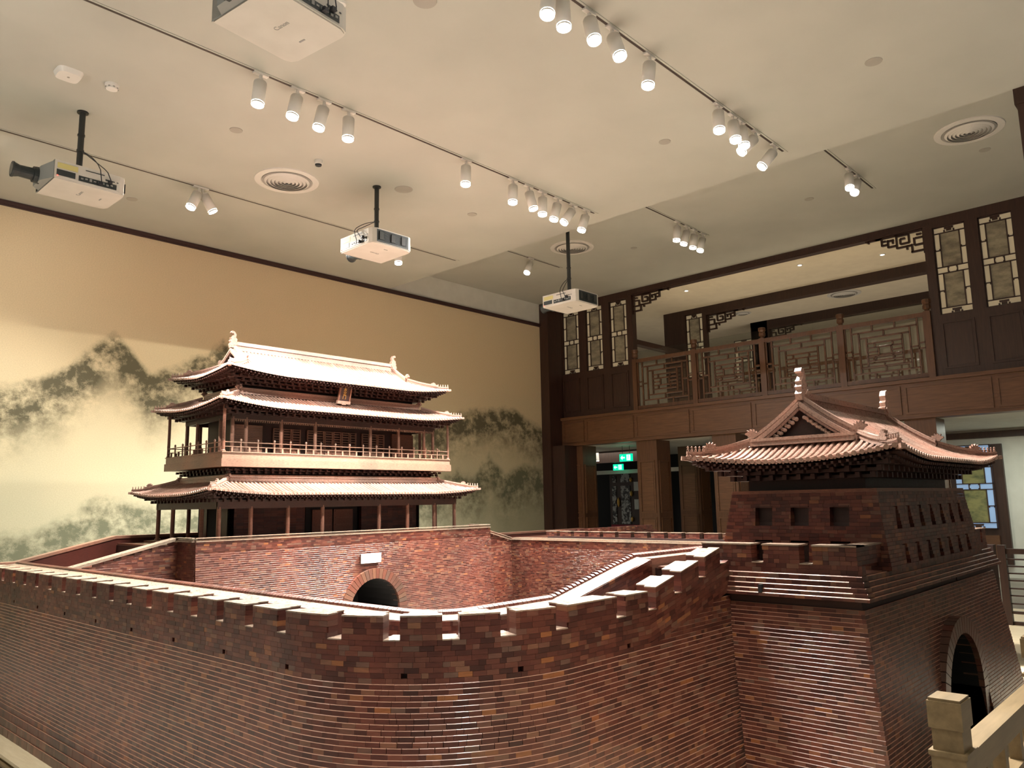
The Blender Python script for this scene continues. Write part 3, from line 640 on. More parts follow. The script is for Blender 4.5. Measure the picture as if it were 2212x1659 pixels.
# ------------------------------------------------------------------ projectors (lens axis = local -X)
def projector(cx, cy, zb, rot, px, py, ztop, label, sx=.68, sy=.60):
    t = thing('ceiling_projector', (cx, cy, zb), label, 'projector', 'ceiling projectors'); t.rotation_euler = (0, 0, rot)
    H = .19; hx, hy = sx / 2, sy / 2
    def P(name, b, m, label=None, smooth=False):
        me = b.mesh(name, m)
        return link(name, me, t, (0, 0, 0), label=label)
    # shell with rounded rear corners
    b = MB(); r = .07
    def outline(k):
        a = hx * k; c = hy * k; pts = [(-a, -c), (a - r, -c), (a - r * .3, -c + r * .3), (a, -c + r), (a, c - r), (a - r * .3, c - r * .3), (a - r, c), (-a, c)]
        return pts
    b.prism(outline(1), .012, H, fn=lambda u, v, w: (u, v, w)); b.prism(outline(.975), 0, .012, fn=lambda u, v, w: (u, v, w)); P('case', b, m_proj)
    # flared lens mouth at the front (-X)
    b = MB(); x0 = -hx
    b.add([(x0, -hy, H), (x0, -hy, 0), (x0, hy, 0), (x0, hy, H), (x0 - .002, -hy, H), (x0 - .10, -hy + .14, .02), (x0 - .002, hy, 0), (x0 - .002, hy, H)], [(0, 1, 2, 3)])
    b.hexa([(x0 - .06, -.06, .02), (x0, -hy + .01, .005), (x0, .20, .005), (x0 - .06, .16, .02), (x0 - .06, -.06, H - .02), (x0, -hy + .01, H - .01), (x0, .20, H - .01), (x0 - .06, .16, H - .02)]); P('front_bezel', b, m_projg)
    b = MB(); b.cyl((x0 - .02, .04, .10), (x0 - .10, .04, .10), .088, .080, 20); b.cyl((x0 - .10, .04, .10), (x0 - .22, .04, .10), .062, .058, 20); b.cyl((x0 - .22, .04, .10), (x0 - .27, .04, .10), .058, .074, 20); b.cyl((x0 - .27, .04, .10), (x0 - .285, .04, .10), .078, n=20); P('lens_barrel', b, m_grill)
    b = MB(); b.cyl((x0 - .285, .04, .10), (x0 - .288, .04, .10), .058, n=20); P('lens_glass', b, mat('lens_glass', (.02, .03, .04), .05) if 'lens_glass' not in bpy.data.materials else bpy.data.materials['lens_glass'])
    # connector side (-Y)
    y = -hy - .002
    b = MB(); b.box(-hx + .02, -hx + .19, y - .002, y, .035, .095); P('air_intake', b, m_grill)
    b = MB(); b.box(-hx + .22, hx - .10, y - .002, y, .030, .085); P('terminal_panel', b, m_grill)
    b = MB()
    for k in range(8): b.box(-hx + .24 + k * .04, -hx + .262 + k * .04, y - .008, y - .001, .048 + .008 * (k % 2), .064 + .006 * (k % 3))
    P('socket', b, m_projg)
    b = MB(); b.box(-hx + .025, -hx + .21, y - .001, y, .110, .165); P('yellow_label', b, m_yel)
    b = MB(); b.box(-hx + .28, -hx + .46, y - .003, y, .150, .158); P('seam_slot', b, m_grill)
    b = MB(); b.box(hx - .21, hx - .17, y - .003, y, .105, .118); b.box(hx - .14, hx - .12, y - .003, y, .107, .116); b.box(hx - .10, hx - .085, y - .003, y, .107, .116); P('button', b, m_grill)
    b = MB(); b.lathe((-hx + .03, y - .004, .026), [(.006, 0), (.007, .004), (.003, .008)], 8); P('status_lamp', b, m_red)
    # rear grille (+X)
    b = MB(); x = hx + .001; b.box(x - .002, x + .002, -hy + .075, hy - .075, .018, H - .012)
    P('rear_grille', b, m_grill)
    b = MB()
    for k in range(10): b.box(x + .002, x + .006, -hy + .10, hy - .10, .040 + k * .013, .043 + k * .013)
    for k in (-.18, 0, .16): b.box(x + .006, x + .012, k - .03, k + .03, .05, .15)
    P('grille_slat', b, m_pole)
    # exhaust grille on the +Y side and feet on the underside
    b = MB(); b.box(-hx + .1, hx - .1, hy, hy + .002, .03, .165); P('side_grille', b, m_grill)
    b = MB(); b.box(hx - .16, hx - .148, -.02, .035, -.003, 0); P('badge', b, m_projg)
    b = MB()
    for fx, fy in ((-hx + .07, -hy + .08), (-hx + .07, hy - .08)): b.cyl((fx, fy, H), (fx, fy, H + .025), .022, n=12)
    P('foot', b, m_grill)
    # maker's name on the underside
    cu = bpy.data.curves.new('brand_lettering', 'FONT'); cu.body = 'Canon'; cu.size = .052; cu.extrude = .0008; cu.align_x = 'CENTER'; cu.align_y = 'CENTER'; cu.materials.append(m_projg)
    text_mesh('brand_lettering', cu, t, (-.02, -.02, -.001), (PI, 0, -PI / 2))
    # mount: pole and plate in world-aligned position
    ca, sa = math.cos(-rot), math.sin(-rot); lx, ly = px - cx, py - cy; lx, ly = lx * ca - ly * sa, lx * sa + ly * ca
    b = MB(); b.box(lx - .09, lx + .09, ly - .07, ly + .07, H, H + .03); b.box(lx - .05, lx + .05, ly - .035, ly + .035, H + .03, H + .07); P('mount_plate', b, m_pole)
    b = MB(); b.cyl((lx, ly, H + .03), (lx, ly, ztop - zb - .01), .030, n=14); b.cyl((lx, ly, ztop - zb - .015), (lx, ly, ztop - zb), .055, n=14)
    for z_ in (.45, .62): b.cyl((lx, ly, z_), (lx, ly, z_ + .02), .036, n=12)
    P('pole', b, m_pole)
    for k, (ex, ez) in enumerate(((hx - .17, .09), (-hx + .42, .05))):
        pts = []
        for q in range(9):
            s = q / 8; X = lx + (ex - lx) * s ** .8; Y = (ly - .03) + (y - .02 - ly) * min(1, s * 1.4) - .02 * math.sin(PI * s); Z = (H + .26) * (1 - s) + ez * s + .04 * math.sin(PI * s) * (1 if k else -.4)
            if s > .55 and Y < -hy: Y = min(Y, -hy - .02)
            pts.append((X, Y, Z))
        b = MB(); b.tube(pts, .005, 6); P('cable', b, m_black)
        b = MB(); b.box(ex - .018, ex + .018, y - .035, y - .002, ez - .014, ez + .014); P('plug', b, m_black)
    return t
projector(2.60, 8.46, 4.83, 0, 2.56, 8.45, ZL, 'white projector with a protruding black lens hanging at the left', .68, .56)
projector(5.86, 7.78, 4.78, -PI / 2, 5.93, 7.88, ZL, 'white projector on a black pole above the larger tower', .66, .64)
projector(9.36, 7.42, 4.60, -PI / 2, 9.32, 7.42, ZH, 'white projector hanging in front of the lattice windows', .66, .60)
projector(2.53, 4.43, 4.81, math.radians(7), 2.55, 4.35, ZL, 'projector seen from below, cut off by the top edge', .66, .62)

# ================================================================== MODEL: walls
ZB = .10                                     # top of the display plinth
BH = .0203; BL = .056
def batter(z, k=.12, z0=.92): return max(0, (z0 - z)) * k

class Path:
    """outer face line with arc corners; s -> point, outward normal, tangent"""
    def __init__(s, segs): s.segs = segs; s.L = [q[1] for q in segs]; s.total = sum(s.L)
    def at(s, d):
        for kind, L, p in s.segs:
            if d <= L + 1e-9 or (kind, L, p) == s.segs[-1]:
                if kind == 'l': (x, y), (tx, ty) = p; return x + tx * d, y + ty * d, ty, -tx, tx, ty   # normal to the right of travel
                cx, cy, r, a0, sg = p; a = a0 + sg * d / r; return cx + r * math.cos(a), cy + r * math.sin(a), math.cos(a), math.sin(a), -math.sin(a) * sg, math.cos(a) * sg
            d -= L
CH = .0023; CF = .0010
def chamfer(mb, F0, F1, B0, B1, z0, z1, t, ch):
    # F = front corner pair (x, y, nx, ny), B = back pair; z0/z1 = (za, zb) heights at both ends
    V = []
    for (x, y, nx, ny), (bx, by), za, zb in ((F0, B0, z0[0], z1[0]), (F1, B1, z0[1], z1[1])):
        V += [(x, y, za), (x, y, zb - ch), (x - nx * ch, y - ny * ch, zb), (bx, by, zb), (bx, by, za)]
    mb.add(V, [(0, 5, 6, 1), (2, 7, 8, 3), (0, 1, 2, 3, 4), (9, 8, 7, 6, 5), (0, 4, 9, 5)], t)
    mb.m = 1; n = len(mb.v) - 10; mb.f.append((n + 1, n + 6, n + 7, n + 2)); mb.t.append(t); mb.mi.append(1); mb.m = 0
def wall_bricks(mb, path, rows, s0, s1, out, skip=None, singles=None, zoff=None, depth=.03, joint=.0007, bl=BL, maxstep=None, ch=0):
    """rows: list (z0, z1); out(z) outward offset of the face; skip(s, z) True -> leave out"""
    for ri, (z0, z1) in enumerate(rows):
        s = s0 - rnd.random() * bl; first = True
        while s < s1:
            L = bl * rnd.choice((.5, .9, 1, 1, 1, 1.15)); a, c = max(s, s0), min(s + L, s1); s += L
            if c - a < .008: continue
            m = (a + c) / 2
            if skip and skip(a, c, z0, z1): continue
            zo = zoff(m) if zoff else 0
            pr = out(z0) + rnd.uniform(-.0005, .0006); t = tv()
            if singles is not None and singles(m, z0, a, c, z1, pr, t): continue
            P = []
            za, zb = z0 + joint / 2, z1 - joint / 2
            for z in (za, zb):
                for d, o in ((a + joint / 2, pr), (c - joint / 2, pr), (c - joint / 2, pr - depth), (a + joint / 2, pr - depth)):
                    x, y, nx, ny, _, _ = path.at(d)
                    zz = z + (zoff(d) if zoff else 0); P.append((x + nx * o, y + ny * o, zz))
            if ch:
                fs_ = []
                for d in (a + joint / 4, c - joint / 4):
                    x, y, nx, ny, _, _ = path.at(d); fs_.append(((x + nx * pr, y + ny * pr, nx, ny), (x + nx * (pr - depth), y + ny * (pr - depth))))
                chamfer(mb, fs_[0][0], fs_[1][0], fs_[0][1], fs_[1][1], (z0, z0), (z1, z1), t, ch)
            else: mb.add(P, MB.HEX, t)
def rows_between(za, zb, h=BH):
    n = max(1, round((zb - za) / h)); d = (zb - za) / n; return [(za + i * d, za + (i + 1) * d) for i in range(n)]

# ---- display plinth
t = thing('model_plinth', (1.6, 1.2, 0), 'pale timber plinth edge running along the foot of the curved wall', 'plinth'); o = (1.6, 1.2, 0)
b = MB(o); b.box(1.585, 12.2, 1.16, 10.2, 0, ZB - .02); put('base', b, m_plinths, t)
b = MB(o); b.box(1.57, 12.2, 1.145, 10.2, ZB - .02, ZB); put('top_board', b, m_plinth, t)
b = MB(o); b.box(1.555, 1.587, 1.13, 10.2, .045, .06); b.box(1.565, 1.587, 1.13, 10.2, 0, .03); put('moulding', b, m_tan, t)

# ---- barbican wall
X0, Y0, RC = 1.80, 2.13, .85
YE = 9.0
LA = YE - (Y0 + RC); LARC = RC * PI / 2; LF = 3.99 - (X0 + RC)
path = Path([('l', LA, ((X0, YE), (0, -1))), ('a', LARC, (X0 + RC, Y0 + RC, RC, PI, 1)), ('l', LF, ((X0 + RC, Y0), (1, 0)))])
# travel direction -Y then +X ; outward normal must be -X then -Y
def rp(x): return max(0, min(x, 4.0) - 3.2) * .235
def ramp_s(s):
    d = s - LA - LARC
    return rp(X0 + RC + d) if d > 0 else 0
ORG = (X0, Y0, ZB)
bar = thing('barbican_wall', ORG, 'curved crenellated brick wall in front, of polished red wood', 'model wall')
def outb(z): return batter(z) + (.004 if z < .92 else 0)
base_rows = [(ZB, .155), (.155, .205), (.205, .255), (.255, .290)]
low_rows = base_rows + rows_between(.290, .92)
top_rows = rows_between(.92, 1.08)
mer_rows = rows_between(1.08, 1.17, .0225)
loops_ = []
ss = YE - 2.853
cren = []
ycs = [7.028 + .266 * k for k in range(7, 0, -1)] + [7.028, 6.755, 6.489, 6.219, 5.945, 5.675, 5.407, 5.137, 4.869, 4.609, 4.346, 4.082, 3.818, 3.554, 3.288, 3.017]
cren += [YE - y for y in ycs]
cren += [LA + RC * math.radians(a) for a in (19, 35.5, 51, 66.5, 84)]
cren += [LA + LARC + (x - X0 - RC) for x in (2.975, 3.225, 3.46, 3.70, 3.93)]
cren = [c for c in cren if c > 0]
loops_ = [c + .05 for i, c in enumerate(cren) if i % 2 == 0 and c < LA + LARC + .8]
def skip_loop(a, c, z0, z1): return any(a < q + .004 and c > q - .004 for q in loops_) and .925 < z0 < .945
def skip_low(a, c, z0, z1):
    return False
# singles: the largest bricks are parts of their own
CAM = Vector((0, 0, 1.6)); cand = []
def wall_one(mb, pth, z0, z1, a, c, pr, tt, depth, ch, zo=None):
    j = .0007; q = [pth.at(a + j / 2), pth.at(c - j / 2)]
    if ch:
        F = [(x + nx * pr, y + ny * pr, nx, ny) for x, y, nx, ny, _, _ in q]; B = [(x + nx * (pr - depth), y + ny * (pr - depth)) for x, y, nx, ny, _, _ in q]
        chamfer(mb, F[0], F[1], B[0], B[1], (z0, z0), (z1, z1), tt, ch); return
    P = []
    for z in (z0 + j / 2, z1 - j / 2):
        for dd, oo in ((a + j / 2, pr), (c - j / 2, pr), (c - j / 2, pr - depth), (a + j / 2, pr - depth)):
            x, y, nx, ny, _, _ = pth.at(dd); P.append((x + nx * oo, y + ny * oo, z + (zo(dd) if zo else 0)))
    mb.add(P, MB.HEX, tt)
big = MB(ORG)
def collect(m, z0, a, c, z1, pr, tt, zo=0):
    x, y, nx, ny, tx, ty = path.at(m)
    if z0 < .60: return False
    d = (Vector((x, y, (z0 + z1) / 2)) - CAM).length
    if d > 2.95 and not (x > 1.9 and x < 3.15 and z0 > .66): return False
    cand.append((d, m, z0, a, c, z1, pr, tt, zo)); return True
wall_bricks(big, path, low_rows, 0, path.total, outb, skip=skip_low, singles=lambda m, z0, a, c, z1, pr, tt: collect(m, z0, a, c, z1, pr, tt) if m < LA + LARC + .5 else False, ch=CH)
# plain band between the stepped courses and the crenels, following the ramp
def skip_top(a, c, z0, z1): return skip_loop(a, c, z0, z1)
for ri_, rr_ in enumerate(top_rows):
    loops_.sort(); cuts_ = [0] + [v for q in loops_ for v in (q - .012, q + .012)] + [path.total] if ri_ == 1 else [0, path.total]
    for k_ in range(0, len(cuts_), 2): wall_bricks(big, path, [rr_], cuts_[k_], cuts_[k_ + 1], lambda z: .004, zoff=ramp_s, singles=lambda m, z0, a, c, z1, pr, tt: collect(m, z0, a, c, z1, pr, tt) if m < LA + LARC + .5 else False)
# extra stepped courses that climb under the ramp
def skip_ramp(a, c, z0, z1): return z0 > .925 + ramp_s((a + c) / 2)
wall_bricks(big, path, rows_between(.92, 1.08), LA + LARC + .5, path.total, lambda z: .0028, skip=skip_ramp, ch=CH)
cand.sort(key=lambda q: q[0])
print('candidates', len(cand))
def brick_mesh(L, H, tt, ch=0):
    # +Y is the outward side
    b = MB(); j = .0007
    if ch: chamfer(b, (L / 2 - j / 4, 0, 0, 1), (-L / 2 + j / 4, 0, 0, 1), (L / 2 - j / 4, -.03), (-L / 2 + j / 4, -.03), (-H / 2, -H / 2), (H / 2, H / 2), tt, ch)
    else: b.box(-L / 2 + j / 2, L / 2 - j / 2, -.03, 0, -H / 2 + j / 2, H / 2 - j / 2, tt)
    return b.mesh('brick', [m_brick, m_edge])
bcache = {}
for i, (d, m, z0, a, c, z1, pr, tt, zo) in enumerate(cand):
    if i < 300:
        x, y, nx, ny, tx, ty = path.at(m); L = c - a; H = z1 - z0; ch_ = CH if z1 < .921 else 0; key = (round(L, 3), round(H, 4), round(tt * 12), ch_)
        if key not in bcache: bcache[key] = brick_mesh(L, H, round(tt * 12) / 12, ch_)
        o = bpy.data.objects.new('brick', bcache[key]); C.objects.link(o); o.parent = bar
        px_, py_ = x + nx * pr, y + ny * pr
        if LA < m < LA + LARC:                                            # chord of the arc
            k = (L / 2) ** 2 / (2 * RC); px_ -= nx * k * .5; py_ -= ny * k * .5
        o.location = (px_ - ORG[0], py_ - ORG[1], (z0 + z1) / 2 + ramp_s(m) * (z0 >= .92) - ORG[2]); o.rotation_euler = (0, 0, math.atan2(ny, nx) - PI / 2)
    else:
        wall_one(big, path, z0, z1, a, c, pr, tt, .03, CH if z1 < .921 else 0, ramp_s if z0 >= .919 else None)
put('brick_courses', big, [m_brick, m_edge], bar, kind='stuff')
# body of the wall (dark core, walkway, inner parapet)
def stations(s0=0, s1=None, step=.5):
    s1 = path.total if s1 is None else s1; out_ = []
    marks = [s0, s1, LA, LA + LARC, LA + LARC + 3.2 - X0 - RC] + [LA + LARC * k / 14 for k in range(15)] + [s0 + step * k for k in range(int((s1 - s0) / step) + 1)]
    for q in sorted({round(v, 5) for v in marks if s0 - 1e-6 <= v <= s1 + 1e-6}): out_.append(q)
    return out_
TI = .67
def pathpts(dz=ramp_s, ss_=None): return [(lambda p, s: (p[0], p[1], dz(s), p[2], p[3]))(path.at(s), s) for s in (ss_ or stations())]
b = MB(ORG)
n_ = 8
prof = [(-.026, 1.078), (-.12, 1.078), (-.12, .95), (-.42, .95), (-.42, .50), (-.62, .50), (-.62, ZB), (.085, ZB), (-.016, .90)]
b.sweep(pathpts(), [(o_, z_) for o_, z_ in prof]); put('core', b, m_core, bar)
ppath = pathpts(lambda s: min(ramp_s(s) * .95, .17))
b = MB(ORG); b.sweep(ppath, [(-.11, .94), (-.11, .955), (-.495, .955), (-.495, .94)], .3); put('walkway', b, m_wood, bar)
# inner parapet with bright coping and ribbed ridge
b = MB(ORG); b.sweep(ppath, [(-.495, .93), (-.495, 1.082), (-.60, 1.094), (-.60, .30)], .8); put('inner_coping', b, m_pale, bar, label='smooth sloping coping of the inner parapet')
ip = MB(ORG)
wall_bricks(ip, path, rows_between(.957, 1.078, BH), .0, path.total, lambda z: -.490, zoff=lambda s: min(ramp_s(s) * .95, .17), depth=.01); put('parapet_bricks', ip, m_brick, bar, kind='stuff')
rib = MB(ORG); s = .0
while s < path.total:
    L = .034; p0 = path.at(s); p1 = path.at(min(s + L - .004, path.total)); tt = rnd.choice((.35, .5, .6, .75)); z0 = 1.092 + min(ramp_s(s) * .95, .17)
    P = []
    for (x, y, nx, ny, _, _) in (p0, p1):
        for o_, h in ((-.595, 0), (-.600, .014), (-.615, .022), (-.632, .022), (-.648, .014), (-.655, 0)): P.append((x + nx * o_, y + ny * o_, z0 + h))
    rib.add(P, [(i, i + 1, 7 + i, 6 + i) for i in range(5)] + [(0, 6, 11, 5), (5, 4, 3, 2, 1, 0), (6, 7, 8, 9, 10, 11)], tt)
    s += L
put('ridge_cap', rib, m_brick, bar, kind='stuff')
b = MB(ORG); b.sweep(ppath, [(-.56, .98), (-.56, 1.085), (-.652, 1.085), (-.66, ZB), (-.60, ZB)], .4); put('inner_face', b, m_brick, bar)
b = MB(ORG); zq = 1.092 + .17; b.box(3.992, 5.10, Y0 + .495, Y0 + .60, ZB, zq - .004, .8); b.box(3.992, 5.10, Y0 + .60, Y0 + .655, ZB, zq, .3); put('inner_coping', b, m_wood, bar)
rib = MB(ORG); x = 3.992
while x < 5.08:
    P = [(xx, Y0 + .595 + o_, zq + h) for xx in (x, x + .030) for o_, h in ((0, 0), (.005, .014), (.02, .022), (.037, .022), (.053, .014), (.06, 0))]
    rib.add(P, [(i, i + 1, 7 + i, 6 + i) for i in range(5)] + [(0, 6, 11, 5), (5, 4, 3, 2, 1, 0), (6, 7, 8, 9, 10, 11)], rnd.choice((.35, .5, .6, .75))); x += .034
put('ridge_cap', rib, m_brick, bar, kind='stuff')
# merlons: full width outer half, narrower inner half
edges_ = cren
def merlon(a, c):
    m_ = MB(ORG)
    wall_bricks(m_, path, mer_rows, a, c, lambda z: .004, zoff=ramp_s, depth=.064)
    n = max(1, int((c - a) / .07))
    for (o0, o1, ins, z0, z1, tt) in ((-.002, -.060, .001, 1.08, 1.168, .2), (-.060, -.118, .020, 1.08, 1.168, .35), (.005, -.061, 0, 1.1685, 1.1745, .85), (-.061, -.120, .019, 1.1685, 1.1745, .85)):
        k0, k1 = a + ins, c - ins
        for q in range(n):
            P = []; u0 = k0 + (k1 - k0) * q / n; u1 = k0 + (k1 - k0) * (q + 1) / n
            for z in (z0, z1):
                for d, o_ in ((u0, o0), (u1, o0), (u1, o1), (u0, o1)):
                    x, y, nx, ny, _, _ = path.at(d); P.append((x + nx * o_, y + ny * o_, z + ramp_s(d)))
            m_.m = 1 if tt > .8 else 0
            m_.add(P, MB.HEX, tt)
    m_.m = 0
    put('merlon', m_, [m_brick, m_pale], bar)
hw = .033
prev = 0
for c_ in cren + [path.total]:
    a_ = prev; e_ = c_ - hw if c_ != path.total else c_
    if e_ - a_ > .05: merlon(a_, e_)
    prev = c_ + hw
# sills
b = MB(ORG)
for c_ in cren:
    P = []
    for z in (1.0785, 1.0835):
        for d, o_ in ((c_ - hw, .005), (c_ + hw, .005), (c_ + hw, -.12), (c_ - hw, -.12)):
            x, y, nx, ny, _, _ = path.at(min(d, path.total)); P.append((x + nx * o_, y + ny * o_, z + ramp_s(c_)))
    b.add(P, MB.HEX, .9)
put('crenel_sills', b, m_pale, bar, kind='stuff')
# right branch of the barbican (inner face seen across the yard, merlons on its outer side)
XR = 8.11; YM = 7.63; YB = 7.25
pr_ = Path([('l', YM - 1.6, ((XR, 1.6), (0, 1)))])                         # travel +Y: normal to the right = +X ; we need -X
pr_.segs = [('l', YM - 2.0, ((XR, YM), (0, -1)))]                          # travel -Y: normal -X
b = MB(ORG)
wall_bricks(b, pr_, rows_between(.12, .98), 0, YM - 2.0, lambda z: batter(z, .06, .98) * .5 + (.0 if z < .98 else 0), depth=.02, ch=CF)
wall_bricks(b, pr_, rows_between(.98, 1.085), 0, YM - 2.0, lambda z: .0, depth=.02)
put('far_brick_face', b, [m_brick, m_edgef], bar, kind='stuff')
b = MB(ORG); b.box(XR + .012, XR + .78, 1.9, YM + .5, ZB, 1.02); b.box(XR + .78, XR + .9, 1.9, YM, ZB, 1.10); b.box(XR + .01, XR + .14, 1.9, YM, 1.0, 1.083); put('far_core', b, m_core, bar)
b = MB(ORG); b.box(XR - .008, XR + .15, 1.9, YM, 1.084, 1.096, .9); b.box(XR + .03, XR + .13, 1.9, YM, 1.096, 1.112, .7); put('far_coping', b, m_pale, bar)
y = 2.0; k = 0
while y < 7.5:
    b = MB(ORG)
    for z0, z1 in rows_between(1.09, 1.168, .02):
        for q in range(4): b.box(XR + .79, XR + .87, y + q * .05 + .0005, y + (q + 1) * .05 - .0005, z0, z1 - .001, tv())
    b.m = 1; b.box(XR + .785, XR + .90, y - .003, y + .203, 1.168, 1.175, .8); b.m = 0
    put('merlon', b, [m_brick, m_pale], bar); y += .26

# ---- gate platform (main wall and bastion)
ORG2 = (5.36, YB, ZB)
gp = thing('gate_platform', ORG2, 'brick gate wall with a dark arch below the larger tower', 'model wall')
ACX, ACZ, AR = 5.44, .46, .335
ZT = 1.317
def arch_skip(cx, cz, r, conv):
    def f(a, c, z0, z1):
        xa, xb = conv(a), conv(c); xa, xb = min(xa, xb), max(xa, xb); zm = (z0 + z1) / 2
        if xb < cx - r or xa > cx + r: return False
        if zm < cz: return True
        h = math.sqrt(max(0, r * r - (zm - cz) ** 2)); return h > 0 and xa < cx + h and xb > cx - h
    return f
AX0, AX1 = 3.40, 7.31
def arch_wall(mb, pth, L, rws, out, sc, cz_, r, e=0, ch_=.0023, **k):
    for z0, z1 in rws:
        o_ = out(z0) if e else 0; zm = (z0 + z1) / 2
        if zm > cz_ + r: wall_bricks(mb, pth, [(z0, z1)], -o_, L + o_, out, depth=.02, ch=ch_, **k); continue
        h = r if zm < cz_ else math.sqrt(r * r - (zm - cz_) ** 2)
        wall_bricks(mb, pth, [(z0, z1)], -o_, sc - h, out, depth=.02, ch=ch_, **k); wall_bricks(mb, pth, [(z0, z1)], sc + h, L + o_, out, depth=.02, ch=ch_, **k)
front = Path([('l', AX1 - AX0, ((AX0, YB), (1, 0)))])
b = MB(ORG2)
arch_wall(b, front, AX1 - AX0, rows_between(.12, 1.19), lambda z: batter(z, .08, 1.19), ACX - AX0, ACZ, AR + .10, ch_=CF)
wall_bricks(b, front, rows_between(1.19, ZT - .03), 0, AX1 - AX0, lambda z: .003, depth=.02)
for xs, rev in ((AX0, 0),):                                               # bastion left flank
    pf = Path([('l', YM - YB, ((xs, YM), (0, -1)))])
    wall_bricks(b, pf, rows_between(.12, 1.19), 0, YM - YB, lambda z: batter(z, .05, 1.19), depth=.02, ch=CF)
    wall_bricks(b, pf, rows_between(1.19, ZT - .03), 0, YM - YB, lambda z: .003, depth=.02)
pl_ = Path([('l', 3.40 - 2.4, ((2.4, YM), (1, 0)))])
def rampz(x):                                                            # level of the parapet beside the bastion
    if x < AX0: return ZT - (AX0 - x) / (AX0 - 2.50) * (ZT - 1.10) if x > 2.5 else 1.10
    if x > AX1: return ZT - (x - AX1) / .80 * (ZT - 1.10) if x < AX1 + .8 else 1.10
    return ZT
wall_bricks(b, pl_, rows_between(.12, 1.30), 0, 1.0, lambda z: batter(z, .05, .98), skip=lambda a, c, z0, z1: z1 > rampz(2.4 + (a + c) / 2) - .02, depth=.02, ch=CF)
pr2 = Path([('l', XR - AX1, ((AX1, YM), (1, 0)))])
wall_bricks(b, pr2, rows_between(.12, 1.30), 0, XR - AX1, lambda z: batter(z, .05, .98), skip=lambda a, c, z0, z1: z1 > rampz(AX1 + (a + c) / 2) - .02, depth=.02, ch=CF)
put('brick_courses', b, [m_brick, m_edgef], gp, kind='stuff')
b = MB(ORG2)
# core with the arch tunnel left open
b.box(AX0 + .012, ACX - AR, YB + .012, YB + .9, ZB, ZT - .10); b.box(ACX + AR, AX1 - .01, YB + .012, YB + .9, ZB, ZT - .10); b.box(ACX - AR, ACX + AR, YB + .012, YB + .9, ACZ + AR, ZT - .10)
b.box(AX0 + .01, AX1, YB + .9, 9.3, ZB, ZT - .10); b.box(2.4, AX0 + .02, YM + .012, 9.3, ZB, 1.0); b.box(AX1, 11.75, YM + .012, 9.3, ZB, 1.0)
put('core', b, m_core, gp)
def arch_ring(cx, cz, r, w, yf, conv, parent, org, nvs=26, proud=.012, depth=.10):
    for k in range(nvs):
        a0, a1 = PI * k / nvs + .006, PI * (k + 1) / nvs - .006
        b = MB(org); P = []
        for yy in (yf - proud, yf + depth):
            for a, rr in ((a0, r), (a1, r), (a1, r + w), (a0, r + w)): P.append((cx + rr * math.cos(a), yy, cz + rr * math.sin(a)))
        b.add(P, MB.HEX, .62 + .3 * rnd.random()); put('voussoir', b, m_brick, parent)
    b = MB(org)                                                        # spandrel blocks filling the stepped gap, jambs and dark tunnel lining
    for sgn in (-1, 1):
        z = ZB + .02
        while z < cz - .005: b.box(*sorted((cx + sgn * r, cx + sgn * (r + w))), yf - proud, yf + depth, z, min(z + .0195, cz), .6 + .3 * rnd.random()); z += .0205
    put('jamb_bricks', b, m_brick, parent, kind='stuff')
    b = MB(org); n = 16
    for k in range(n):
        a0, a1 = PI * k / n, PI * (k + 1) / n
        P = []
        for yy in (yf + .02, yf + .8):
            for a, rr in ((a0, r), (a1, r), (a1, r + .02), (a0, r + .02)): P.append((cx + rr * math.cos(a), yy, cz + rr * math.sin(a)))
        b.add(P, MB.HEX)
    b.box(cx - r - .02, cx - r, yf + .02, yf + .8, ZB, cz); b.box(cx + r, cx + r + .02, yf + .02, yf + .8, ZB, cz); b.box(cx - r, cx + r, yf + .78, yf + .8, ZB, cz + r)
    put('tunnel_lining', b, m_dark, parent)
arch_ring(ACX, ACZ, AR, .11, YB - .05, None, gp, ORG2)
def coping(path3, w=.05, name='coping', parent=gp, org=ORG2):
    b = MB(org)
    for (p, q) in zip(path3, path3[1:]):
        p, q = Vector(p), Vector(q); b.beam(p + Vector((0, 0, .004)), q + Vector((0, 0, .004)), w, .008, .9); b.beam(p + Vector((0, 0, -.016)), q + Vector((0, 0, -.016)), w * .7, .012, .2); b.beam(p + Vector((0, 0, -.027)), q + Vector((0, 0, -.027)), w * 1.15, .009, .95)
    put(name, b, m_pale, parent)
coping([(AX0 + .0, YM, ZT), (AX0 + .0, YB + .02, ZT), (AX1, YB + .02, ZT), (AX1, YM, ZT), (XR + .02, YM + .02, 1.105)], .05)
b = MB(ORG2)                                                             # broad lit top of the left ramp
b.hexa([(2.45, YM - .01, 1.075), (AX0, YM - .01, ZT - .02), (AX0, YM + .14, ZT - .02), (2.45, YM + .14, 1.075), (2.45, YM - .01, 1.10), (AX0, YM - .01, ZT + .004), (AX0, YM + .14, ZT + .004), (2.45, YM + .14, 1.10)], .9)
put('ramp_coping', b, m_pale, gp, label='broad pale coping sloping down to the left')
YF = 9.18
b = MB(ORG2)                                                             # rear parapet
